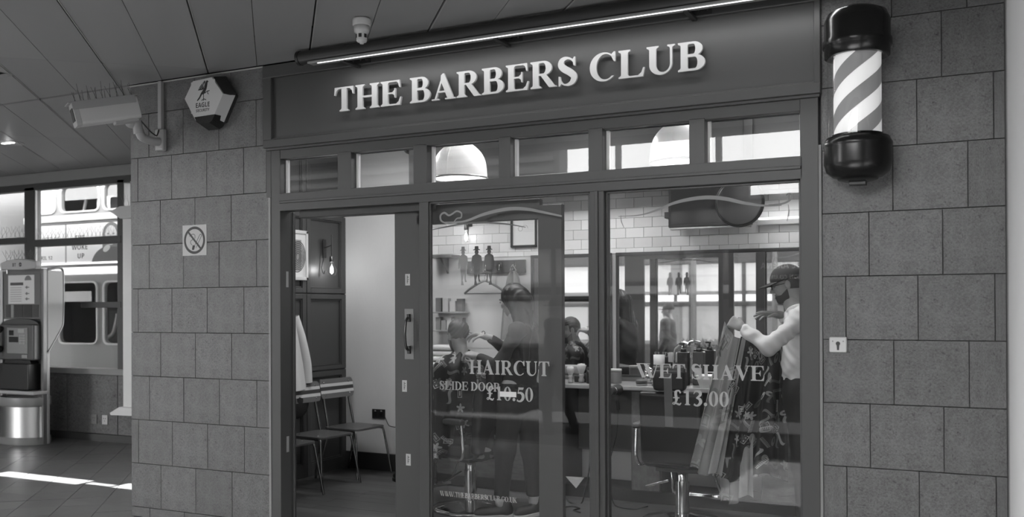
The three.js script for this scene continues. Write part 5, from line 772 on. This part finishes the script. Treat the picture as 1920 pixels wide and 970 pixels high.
{ // cctv camera
  const t = thing('security_camera', 'white security camera in a long housing with bird spikes on top, on a wall arm', 'camera', [0, 0, 0]);
  const a = V(-5.575, 2.925, 0.6), b = V(-5.37, 3.025, 0.25), mid = a.clone().add(b).multiplyScalar(0.5), L = a.distanceTo(b), q = new THREE.Quaternion(), zx = a.clone().sub(b).normalize();
  const y = V(0, 1, 0).addScaledVector(zx, -zx.y).normalize(), x = y.clone().cross(zx); const m = new THREE.Matrix4().makeBasis(x, y, zx).setPosition(mid); const T = (g) => g.applyMatrix4(m);
  const h = L / 2, wM = M(0.52, 0.45);
  obj('housing', T(ext(rrect(0.13, 0.15, 0.024), L - 0.02, 0.004).translate(0, 0.0, -h + 0.01)), wM, t);
  obj('sunshield', [T(bx(-0.077, 0.077, 0.077, 0.085, -h, h + 0.05, 0.003)), T(bx(-0.077, -0.071, 0.03, 0.08, -h + 0.02, h + 0.03, 0.002)), T(bx(0.071, 0.077, 0.03, 0.08, -h + 0.02, h + 0.03, 0.002))], M(0.32, 0.4), t);
  const f = obj('front_bezel', T(ext(rrect(0.136, 0.156, 0.02), 0.03, 0.003).translate(0, 0, h - 0.006)), M(0.4, 0.4), t); obj('window', T(bx(-0.048, 0.048, -0.045, 0.045, h + 0.024, h + 0.03)), M(0.015, 0.12), f);
  obj('seam', T(bx(-0.067, 0.067, -0.045, -0.038, -h + 0.03, h - 0.02)), M(0.05, 0.5), t);
  const sp = []; for (let i = 0; i < 26; i++) { const zz = -h + L * (i + 0.5) / 26, ax = ((i % 3) - 1) * 0.5 + rnd(-0.1, 0.1), hh = rnd(0.08, 0.13); sp.push(T(rod([((i % 3) - 1) * 0.03, 0.07, zz], [((i % 3) - 1) * 0.03 + Math.sin(ax) * hh, 0.07 + hh, zz + rnd(-0.02, 0.02)], 0.0016, 0.001, 5))); }
  const spm = obj('spikes', sp, M(0.06, 0.5), t); spm.userData.kind = 'stuff';
  obj('swivel', [rod([-5.42, 2.95, 0.22], [-5.42, 2.85, 0.2], 0.032, 0.036, 20), new THREE.SphereGeometry(0.045, 20, 14).translate(-5.45, 2.93, 0.24), T(bx(-0.04, 0.04, -0.1, -0.06, -h + 0.02, -0.02, 0.008))], M(0.36, 0.4), t);
  obj('arm', [tube([[-5.42, 2.88, 0.2], [-5.42, 2.83, 0.17], [-5.4, 2.81, 0.1], [-5.385, 2.815, 0.02]], 0.032, 24, 14)], M(0.33, 0.4), t);
  obj('wall_plate', bx(-5.43, -5.345, 2.745, 2.91, 0, 0.045, 0.012), M(0.32, 0.4), t);
  tag(obj('cable', tube([[-5.4, 2.95, 0.21], [-5.36, 2.87, 0.15], [-5.37, 2.85, 0.08], [-5.385, 2.9, 0.045]], 0.005), M(0.03, 0.5)), 'black cable drooping behind the security camera', 'cable');
  tag(obj('conduit', bx(-5.413, -5.378, 2.912, 3.268, 0, 0.03, 0.003), M(0.36, 0.4)), 'white cable conduit from the ceiling down to the security camera arm', 'conduit');
}
{ // recessed downlight in the far ceiling
  const t = thing('downlight', 'recessed round downlight glowing in the far end of the concourse ceiling', 'light', [-8.767, 3.27, -1.18]);
  obj('trim_ring', lathe([[0.11, 0.0], [0.15, -0.004], [0.155, 0.0], [0.15, 0.01], [0.11, 0.012]], 40), M(0.3, 0.3, { metalness: 0.8 }), t); for (let i = 0; i < 3; i++) obj('lamp', rod([-0.06 + i * 0.06, -0.006, 0], [-0.06 + i * 0.06, -0.001, 0], 0.027, 0.027, 16), M(0.8, 0.5, { emissive: G(1), emissiveIntensity: 3 }), t);
  const l = new THREE.PointLight(0xffffff, 0.02, 0, 2); l.position.set(-8.767, 3.2, -1.18); l.castShadow = true; scene.add(l);
}
{ // column close to the camera
  const t = struct('column_near'); struct('shaft', lathe([[0.24, 0], [0.24, 3.27]], 64).translate(0.342, 0, 2.2), M(0.34, 0.45), t); struct('column_base', lathe([[0, 0], [0.27, 0], [0.27, 0.1], [0.24, 0.12]], 48).translate(0.342, 0, 2.2), steel, t);
}

// ================= FAR END OF THE CONCOURSE =================
const wz = -2.75, frameM = M(0.045, 0.4);
{
  const w = struct('wall_window_side'); struct('wall_core', bx(-16, -5.72, 0, 0.8, wz - 0.2, wz - 0.02), M(0.05, 0.7), w);
  for (const [a, b] of [[-12.4, -11.16], [-11.15, -9.872], [-9.868, -9.01], [-9.006, -8.0], [-7.99, -6.8]]) obj('stone_panel', bx(a + 0.003, b - 0.003, 0.09, 0.795, wz - 0.02, wz + rnd(0.001), 0.003), granite[Math.floor(rnd(12))], w);
  struct('wall_plinth', bx(-16, -5.72, 0, 0.085, wz - 0.02, wz + 0.015), M(0.05, 0.6), w);
  struct('window_sill', bx(-16, -5.72, 0.795, 0.865, wz - 0.15, wz + 0.05, 0.006), M(0.22, 0.35), w);
  struct('head_trim', bx(-16, -5.72, 3.14, 3.268, wz - 0.2, wz + 0.02, 0.004), M(0.24, 0.4), w);
  struct('head_frame', bx(-16, -5.72, 3.06, 3.145, wz - 0.1, wz, 0.004), frameM, w);
  struct('wall_end', bx(-8.4, -5.72, 0.8, 3.27, wz - 0.2, wz), M(0.12, 0.6), w);
  const zA = wz - 0.1;
  for (const [a, b] of [[-10.64, -10.455], [-9.01, -8.9], [-12.5, -12.4]]) struct('mullion', bx(a, b, 0.86, 3.1, zA, wz, 0.004), frameM, w);
  struct('mullion_strip', bx(-10.452, -10.437, 0.86, 3.1, wz - 0.03, wz - 0.005, 0.002), M(0.4, 0.4), w);
  for (const [a, b, y, h] of [[-12.4, -10.6, 2.405, 0.075], [-10.46, -8.95, 2.355, 0.085], [-9.62, -8.95, 1.59, 0.07]]) struct('transom_bar', bx(a, b, y, y + h, zA, wz + 0.005, 0.004), frameM, w);
  [[-12.4, -10.64], [-10.455, -9.01], [-9.01, -8.4]].forEach(([a, b], i) => { const g = struct('window_' + (9 + i)); struct('pane', new THREE.PlaneGeometry(b - a, 2.2).translate((a + b) / 2, 1.96, wz - 0.05), plainGlass, g); });
}
{ // white wall case with a flared cap and foot
  const t = thing('wall_case', 'tall narrow white case with a flared cap and foot, half hidden by the granite pillar', 'case', [-8.66, 0, -2.74]);
  obj('body', bx(0, 0.6, 0.44, 2.66, 0, 0.22, 0.004), M(0.7, 0.5), t); obj('edge_trim', bx(-0.025, 0.0, 1.9, 3.05, 0.05, 0.09, 0.003), M(0.5, 0.4), t);
  obj('cap', prism([[-0.14, 2.69], [0.02, 2.74], [0.66, 2.74], [0.66, 2.6], [0.02, 2.6], [-0.06, 2.65]], 0, 0.28, 0.004), M(0.55, 0.5), t); obj('foot', prism([[-0.17, 0.385], [-0.02, 0.46], [0.66, 0.46], [0.66, 0.37], [-0.16, 0.36]], 0, 0.26, 0.004), M(0.68, 0.5), t);
  spikes(t, -0.1, 0.5, 2.74, 0.15, 22, 0.16, 0.12);
}
{ const t = thing('bird_spikes', 'row of wire bird spikes along the window bar above the bus posters', 'bird spikes', [0, 0, 0]); obj('base_strip', bx(-10.44, -9.02, 2.44, 2.444, wz - 0.06, wz - 0.02), M(0.3, 0.4), t); spikes(t, -10.44, -9.02, 2.444, wz - 0.04, 60, 0.15, 0.25); }
{ const t = thing('bird_spikes', 'row of wire bird spikes on the window bar left of the dark mullion', 'bird spikes', [0, 0, 0]); obj('base_strip', bx(-12.3, -10.66, 2.48, 2.484, wz - 0.06, wz - 0.02), M(0.3, 0.4), t); spikes(t, -12.3, -10.66, 2.484, wz - 0.04, 60, 0.15, 0.25); }
for (const [x, l, g] of [[-9.39, 'grey socket plate low on the stone wall, left of the two', 0.16], [-9.21, 'white socket plate low on the stone wall, right of the two', 0.5]]) { const t = thing('socket_plate', l, 'socket', [x, 0.26, wz + 0.002]); obj('plate', bx(-0.045, 0.045, -0.055, 0.055, 0, 0.012, 0.004), M(g, 0.4), t); for (const [a, b] of [[-0.015, 0.015], [0.015, 0.015], [0, -0.015]]) obj('hole', bx(a - 0.004, a + 0.004, b - 0.006, b + 0.006, 0.012, 0.013), M(0.02, 0.5), t); }
{ // public telephone
  const X = -10.03, Z = -2.3, t = thing('telephone_kiosk', 'open public telephone kiosk on a steel drum base by the concourse window', 'telephone', [X, 0, Z]);
  const grey = M(0.2, 0.4), lite = M(0.34, 0.4);
  obj('base_drum', [lathe([[0, 0], [0.34, 0], [0.35, 0.02], [0.35, 0.08], [0.335, 0.085], [0.335, 0.46], [0.35, 0.465], [0.35, 0.52], [0, 0.55]], 64).scale(1, 1, 0.62)], M(0.55, 0.32, { metalness: 1 }), t);
  obj('kick_band', lathe([[0.351, 0.002], [0.353, 0.085], [0.351, 0.087]], 64).scale(1, 1, 0.63), grey, t); obj('top_band', lathe([[0.336, 0.44], [0.356, 0.46], [0.356, 0.545], [0.336, 0.55]], 64).scale(1, 1, 0.63), grey, t);
  for (const [x, g] of [[-0.38, 0.4], [0.335, 0.14]]) obj('post', [bx(x - 0.022, x + 0.022, 0, 2.05, -0.03, 0.03, 0.01)], M(g, 0.35, { metalness: 0.3 }), t);
  obj('side_post', bx(0.33, 0.36, 0, 2.05, -0.06, -0.02, 0.008), lite, t);
  obj('back_panel', bx(-0.36, 0.35, 0.55, 2.05, -0.06, -0.04), M(0.16, 0.5), t);
  obj('ledge', bx(-0.37, 0.36, 0.585, 0.625, -0.05, 0.16, 0.006), lite, t);
  const s = obj('header', prism([[-0.27, 2.045], [0.03, 2.035], [0.33, 2.045], [0.345, 2.08], [0.335, 2.125], [0.2, 2.155], [0.03, 2.167], [-0.14, 2.155], [-0.275, 2.125], [-0.285, 2.08]], 0.04, 0.11, 0.008), M(0.36, 0.45), t);
  obj('print', new THREE.PlaneGeometry(0.24, 0.08).translate(0.03, 2.098, 0.1115), new THREE.MeshPhysicalMaterial({ color: G(0.36), roughness: 0.45, map: canvasTex(240, 80, (c) => { c.fillStyle = '#fff'; c.fillRect(0, 0, 240, 80); c.fillStyle = '#1a1a1a'; c.font = 'bold 56px sans-serif'; c.fillText('BT', 24, 60); c.beginPath(); c.arc(165, 40, 26, 0, 6.3); c.fill(); c.strokeStyle = '#fff'; c.lineWidth = 5; for (const [a, b] of [[150, 30], [166, 52], [178, 28]]) { c.beginPath(); c.arc(a, b, 14, 0.4, 3.2); c.stroke(); } }) }), s);
  spikes(t, -0.27, 0.33, 2.14, 0.06, 26, 0.14, 0.12);
  const pz = 0.03, poster = obj('notice_board', bx(-0.34, 0.3, 1.46, 2.0, -0.04, 0.02, 0.004), M(0.12, 0.35), t);
  obj('notice', new THREE.PlaneGeometry(0.46, 0.34).translate(-0.03, 1.81, 0.0225), new THREE.MeshPhysicalMaterial({ color: G(0.55), roughness: 0.5, map: canvasTex(276, 204, (c) => { c.fillStyle = '#fff'; c.fillRect(0, 0, 276, 204); c.fillStyle = '#555'; c.fillRect(22, 52, 138, 20); c.fillStyle = '#8a8a8a'; for (const y of [84, 128, 166]) { c.fillRect(180, y, 44, 6); c.beginPath(); c.arc(196, y + 3, 10, 0, 6.3); c.fill(); } c.beginPath(); c.arc(210, 40, 36, 3.2, 6.2); c.fill(); for (let y = 86; y < 190; y += 16) { c.fillStyle = '#c4c4c4'; c.fillRect(22, y, 120, 5); } }) }), poster);
  for (const [a, b, g] of [[-0.3, -0.22, 0.05], [-0.21, -0.16, 0.22], [-0.15, 0.0, 0.03], [0.01, 0.16, 0.02], [0.17, 0.27, 0.04]]) obj('leaflet', bx(a, b, 1.48, 1.63, 0.018, 0.024), M(g, 0.4), poster);
  obj('arch', ext(poly(...ell(-0.02, 1.4, 0.33, 0.075, 0, Math.PI, 24)), 0.05, 0.003).translate(0, -0.01, 0.0), M(0.05, 0.4), t);
  const ph = obj('telephone', bx(-0.34, 0.31, 0.98, 1.4, -0.04, 0.12, 0.02), M(0.07, 0.4), t);
  const fp = obj('fascia_plate', bx(-0.14, 0.22, 1.06, 1.36, 0.115, 0.128, 0.004), M(0.22, 0.35), ph);
  obj('display', [bx(-0.1, -0.02, 1.27, 1.33, 0.128, 0.131), bx(-0.1, 0.06, 1.19, 1.255, 0.128, 0.132)], M(0.015, 0.25), ph); obj('keypad', Array.from({ length: 12 }, (_, i) => bx(0.09 + (i % 3) * 0.032, 0.113 + (i % 3) * 0.032, 1.17 + Math.floor(i / 3) * 0.03, 1.19 + Math.floor(i / 3) * 0.03, 0.128, 0.134)), M(0.35, 0.35), ph); obj('coin_slot', bx(0.06, 0.17, 1.3, 1.345, 0.128, 0.134, 0.002), M(0.4, 0.3, { metalness: 0.6 }), ph); obj('return_cup', bx(0.12, 0.21, 1.005, 1.045, 0.118, 0.13, 0.003), M(0.35, 0.3, { metalness: 0.6 }), ph);
  const hs = obj('handset', [tube([[-0.25, 1.36, 0.15], [-0.25, 1.3, 0.19], [-0.25, 1.2, 0.195], [-0.25, 1.1, 0.17]], 0.026, 20, 12), new THREE.SphereGeometry(0.042, 16, 12).translate(-0.25, 1.34, 0.15), new THREE.SphereGeometry(0.045, 16, 12).translate(-0.25, 1.11, 0.155)], blackPl, t); obj('card', bx(-0.33, -0.2, 1.395, 1.46, 0.02, 0.03), M(0.5, 0.5), t);
  obj('cord', tube([[-0.25, 1.08, 0.15], [-0.22, 0.95, 0.18], [-0.26, 0.82, 0.2], [-0.42, 0.78, 0.2], [-0.5, 0.86, 0.17], [-0.46, 1.1, 0.14], [-0.36, 1.2, 0.1]], 0.008, 50), M(0.3, 0.3, { metalness: 0.7 }), t);
  obj('directory_box', [bx(-0.33, 0.26, 0.635, 0.94, -0.03, 0.15, 0.012), prism([[-0.26, 0.94], [0.22, 0.94], [0.18, 1.0], [-0.22, 1.0]], -0.02, 0.08)], M(0.014, 0.35), t);
  const fin = obj('side_wing', prism([[0, 2.03], [0.24, 2.03], [0.24, 1.45], [0.21, 1.35], [0.0, 1.08]], -0.004, 0.004).rotateY(1.75).translate(0.36, 0, -0.03), M(0.2, 0.35), t); obj('wing_frame', [tube([[0, 2.04, 0], [0.242, 2.04, 0], [0.245, 1.45, 0], [0.21, 1.34, 0], [0.0, 1.07, 0]].map((p) => p), 0.014, 60).rotateY(1.75).translate(0.36, 0, -0.03)], M(0.14, 0.35, { metalness: 0.5 }), fin);
}

// ================= OUTSIDE =================
{ // double-decker bus beyond the far windows
  const t = thing('bus', 'white double-decker bus with poster panels outside the concourse window', 'bus', [0, 0, -4.7]);
  const s = new THREE.Shape([P2(-13.1, 0.35), P2(-8, 0.35), P2(-8, 4.2), P2(-13.1, 4.2)]);
  const hole = (x0, x1, y0, y1, r) => s.holes.push(rrect(x1 - x0, y1 - y0, r, (x0 + x1) / 2, (y0 + y1) / 2, THREE.Path));
  const up = [[-13.05, -12.56], [-12.42, -11.61], [-11.5, -10.7], [-10.55, -9.7]], low = [[-12.46, -11.66], [-11.5, -10.9], [-10.7, -9.9]];
  up.forEach(([a, b]) => hole(a, b, 3.06, 3.42, 0.1)); low.forEach(([a, b]) => hole(a, b, 1.07, 1.97, 0.12));
  obj('side', ext(s, 0.05).translate(0, 0, -0.05), M(0.24, 0.35), t); obj('rear_side', [bx(-18.5, -14.3, 0.35, 4.2, -0.05, 0), bx(-14.28, -13.12, 0.35, 4.2, -0.05, 0.0)], M(0.06, 0.4), t);
  const glz = (list, y0, y1, n) => list.forEach(([a, b]) => { const f = obj(n, [new THREE.ExtrudeGeometry((() => { const o = rrect(b - a + 0.05, y1 - y0 + 0.05, 0.12, (a + b) / 2, (y0 + y1) / 2); o.holes.push(rrect(b - a, y1 - y0, 0.1, (a + b) / 2, (y0 + y1) / 2, THREE.Path)); return o; })(), { depth: 0.02, bevelEnabled: false })], M(0.55, 0.35), t); obj('pane', new THREE.PlaneGeometry(b - a, y1 - y0).translate((a + b) / 2, (y0 + y1) / 2, -0.02), plainGlass, f); });
  glz(up, 3.06, 3.42, 'upper_window'); glz(low, 1.07, 1.97, 'lower_window');
  obj('waist_band', bx(-13.25, -8, 2.9, 3.0, 0, 0.03, 0.008), M(0.42, 0.35), t); obj('gutter', [bx(-13.25, -8, 3.5, 3.53, 0, 0.03, 0.004), bx(-13.25, -8, 2.865, 2.89, 0, 0.02)], M(0.1, 0.4), t); obj('lower_trim', bx(-13.25, -8, 2.25, 2.275, 0, 0.025, 0.004), M(0.5, 0.35), t);
  obj('roof', bx(-18.5, -8.05, 4.2, 4.3, -2.4, 0, 0.03), M(0.4, 0.4), t); obj('deck', bx(-18.4, -8.05, 2.2, 2.9, -2.35, -0.06), M(0.1, 0.6), t); obj('floor_pan', bx(-18.4, -8.05, 0.3, 0.6, -2.35, -0.06), M(0.05, 0.6), t);
  { const f = new THREE.Shape([P2(-18.5, 0.35), P2(-8, 0.35), P2(-8, 4.2), P2(-18.5, 4.2)]); f.holes.push(rrect(0.9, 0.9, 0.1, -15.9, 3.5, THREE.Path)); f.holes.push(rrect(0.5, 0.5, 0.1, -14.2, 3.4, THREE.Path)); obj('far_side', ext(f, 0.04).translate(0, 0, -2.4), M(0.22, 0.5), t); }
  for (const [a, b] of [[-12.28, -11.8], [-11.3, -10.9]]) obj('upper_seat', bx(a, b, 2.9, 3.38, -0.9, -0.75, 0.05), M(0.12, 0.7), t);
  obj('end_wall', [bx(-18.5, -18.45, 0.35, 4.2, -2.4, 0), bx(-8.05, -8, 0.35, 4.2, -2.4, 0)], M(0.2, 0.5), t); obj('grab_rail', [tube([[-12.75, 3.0, -0.6], [-12.66, 3.15, -0.6], [-12.6, 3.35, -0.6]], 0.025), tube([[-11.95, 3.0, -0.5], [-11.75, 3.12, -0.5], [-11.65, 3.3, -0.5]], 0.03), tube([[-12.1, 1.1, -0.5], [-11.9, 1.2, -0.5], [-11.8, 1.5, -0.5]], 0.03)], M(0.6, 0.3), t);
  obj('stair_panel', bx(-12.5, -11.9, 1.0, 1.55, -1.0, -0.95, 0.05), M(0.3, 0.5), t); obj('window_notice', bx(-12.46, -11.78, 1.69, 1.845, -0.01, -0.004), M(0.5, 0.5), t);
  for (const x of [-10.3]) obj('wheel', lathe([[0, -0.14], [0.42, -0.14], [0.5, -0.1], [0.5, 0.1], [0.42, 0.14], [0, 0.14]], 36).rotateX(Math.PI / 2).translate(x, 0.3, -0.16), M(0.015, 0.8), t);
  const ad = canvasTex(1024, 350, (c, w, h) => {
    c.fillStyle = '#f4f4f4'; c.fillRect(0, 0, w, h); c.fillStyle = '#2e2e2e'; c.font = '52px sans-serif'; c.fillText('PRODUCER OF', -8, 148); c.font = 'bold 46px sans-serif'; c.fillText('APRIL 12', 60, 318); c.fillStyle = '#8a8a8a'; c.fillRect(396, 0, 16, h); c.fillStyle = '#2e2e2e'; c.font = 'bold 62px sans-serif'; c.fillText('SHE', 505, 150); c.fillText('WOKE', 470, 236); c.fillText('UP', 530, 316);
    const E = (x, y, a, b, g, r = 0) => { c.fillStyle = g; c.beginPath(); c.ellipse(x, y, a, b, r, 0, 6.3); c.fill(); };     // a long-haired woman, hand at her chin
    E(900, 110, 95, 108, '#6e6e6e'); c.fillStyle = '#6e6e6e'; c.fillRect(806, 110, 188, 130); c.fillStyle = '#555'; c.beginPath(); c.moveTo(690, 350); c.quadraticCurveTo(720, 250, 830, 220); c.lineTo(980, 225); c.lineTo(1024, 260); c.lineTo(1024, 350); c.fill(); E(896, 118, 62, 88, '#cfcfcf'); E(868, 104, 12, 6, '#444'); E(922, 104, 12, 6, '#444'); E(895, 168, 20, 6, '#8a6a6a'); c.fillStyle = '#9a9a9a'; c.fillRect(889, 112, 8, 32); E(850, 235, 42, 26, '#c4c4c4', -0.6);
  });
  const a0 = obj('poster_panel', bx(-13.1, -11.1, 2.285, 2.862, 0, 0.012), M(0.75, 0.4), t); obj('print', new THREE.PlaneGeometry(2.0, 0.577).translate(-12.1, 2.5735, 0.013), new THREE.MeshPhysicalMaterial({ map: ad, roughness: 0.5, color: G(0.72) }), a0);
}
{ const t = thing('bus_station_block', 'plain grey building far behind the bus', 'building', [-27, 0, -11]); obj('wall', bx(-9.5, 9.2, -0.2, 6.5, -4, 0), M(0.2, 0.8), t); obj('parapet', bx(-9.6, 9.3, 6.5, 6.9, -4.1, 0.1), M(0.3, 0.8), t); for (let i = 0; i < 6; i++) { const f = obj('window', bx(-8.4 + i * 2.9, -6.9 + i * 2.9, 3.2, 4.8, 0, 0.04), M(0.08, 0.4), t); obj('pane', bx(-8.3 + i * 2.9, -7 + i * 2.9, 3.3, 4.7, 0.03, 0.05), M(0.03, 0.1), f); } }
// what the shop windows mirror: a train at the opposite platform, posts, a louvred block, a lettered hoarding
{
  const t = thing('platform_shelter', 'long grey platform shelter with a bright open slot, mirrored across the shop windows', 'shelter', [0, 0, 10]), g = M(0.16, 0.5);
  obj('lower_wall', bx(-14, 7.9, 0.85, 1.79, 0, 0.1), g, t); obj('base_wall', bx(-14, 7.9, 0, 0.85, 0, 0.12), M(0.035, 0.6), t); obj('upper_fascia', [bx(-14, 7.9, 1.93, 2.65, 0, 0.12)], g, t); obj('roof_band', [bx(-14, -3.15, 2.65, 3.75, 0, 0.12), bx(-3.15, 7.9, 2.65, 3.3, 0, 0.12)], M(0.035, 0.6), t); obj('capping', [bx(-14, -3.15, 3.75, 3.82, -0.05, 0.2), bx(-3.15, 7.9, 3.3, 3.36, -0.05, 0.2)], M(0.15, 0.5), t);
  for (const y of [1.69, 2.6]) obj('rail', bx(-14, 7.9, y, y + 0.08, -0.06, -0.02, 0.006), M(0.03, 0.5), t); for (let i = 0; i < 18; i++) obj('mullion', bx(-13.5 + i * 1.15, -13.42 + i * 1.15, 0.85, 2.65, -0.05, -0.021, 0.006), M(0.04, 0.5), t);
  obj('slot_glazing', new THREE.PlaneGeometry(21.8, 0.14).translate(-3.1, 1.86, 0.05), new THREE.MeshPhysicalMaterial({ color: G(0.13), roughness: 0, transmission: 1, thickness: 0 }), t);
  for (let i = 0; i < 12; i++) { const x = -13.6 + i * 1.95; obj('post', bx(x, x + 0.06, 1.75, 1.97, 0.02, 0.08), M(0.06, 0.5), t); }
  for (let i = 0; i < 11; i++) { const x = -13.4 + i * 1.95; obj('wall_panel', bx(x, x + 1.7, 0.92, 1.72, -0.02, 0, 0.008), M(i % 3 ? 0.3 : 0.45, 0.5), t); obj('fascia_panel', bx(x, x + 1.7, 2.0, 2.6, -0.02, 0, 0.008), M(i % 2 ? 0.36 : 0.45, 0.4), t); }
}
{ const t = thing('hoarding', 'dark lettered poster hoarding mirrored over the barber with the cap', 'hoarding', [-2.55, 0, 9.2]); obj('panel', bx(-0.75, 0.75, 1.55, 2.45, -0.03, 0.03, 0.006), M(0.02, 0.4), t); for (const x of [-0.6, 0.6]) obj('leg', bx(x - 0.03, x + 0.03, 0, 1.6, -0.025, 0.025), M(0.1, 0.4), t);
  obj('print', new THREE.PlaneGeometry(1.48, 0.88).rotateY(Math.PI).translate(0, 2.0, -0.0315), new THREE.MeshPhysicalMaterial({ roughness: 0.5, map: canvasTex(740, 440, (c) => { c.fillStyle = '#121212'; c.fillRect(0, 0, 740, 440); c.fillStyle = '#fff'; c.font = 'bold 64px sans-serif'; c.fillText('THE SSE ARENA', 40, 150); c.font = 'bold 42px sans-serif'; c.fillText('LIVENATION.CO.UK', 40, 230); }) }), t); }
for (const [x, l] of [[-5.27, 'thin canopy post on the far platform, nearer the louvred block'], [-3.57, 'thin canopy post on the far platform, nearer the poster hoarding']]) { const t = thing('platform_post', l, 'post', [x, 0, 9.7]); obj('shaft', rod([0, 0, 0], [0, 4.6, 0], 0.06, 0.055, 16), M(0.08, 0.4), t); obj('base', lathe([[0, 0], [0.14, 0], [0.14, 0.04], [0.06, 0.1]], 20), M(0.05, 0.5), t); obj('collar', lathe([[0.056, 4.5], [0.1, 4.52], [0.1, 4.6], [0, 4.62]], 20), M(0.08, 0.5), t); }
{ const t = thing('louvred_block', 'dark louvred building closing the left end of the far platform', 'building', [-10.6, 0, 11]); obj('wall', bx(-4, 3.7, 0, 7, 0, 0.4), M(0.035, 0.7), t); for (let i = 0; i < 16; i++) obj('louvre', bx(-3.9, 3.6, 3.5 + i * 0.21, 3.6 + i * 0.21, -0.08, 0.0), M(0.06, 0.5), t); }

{ const t = thing('brick_block', 'plain dark building closing the right end of the far platform', 'building', [6.5, 0, 11]); obj('wall', bx(-5.9, 6, 0, 7, 0, 0.4), M(0.05, 0.7), t); for (let i = 0; i < 4; i++) obj('window', bx(-5.2 + i * 2.6, -3.8 + i * 2.6, 4, 5.6, -0.04, 0), M(0.03, 0.1), t); obj('parapet', bx(-5.95, 6, 7, 7.2, -0.1, 0.5), M(0.1, 0.7), t); }

renderer.render(scene, camera);
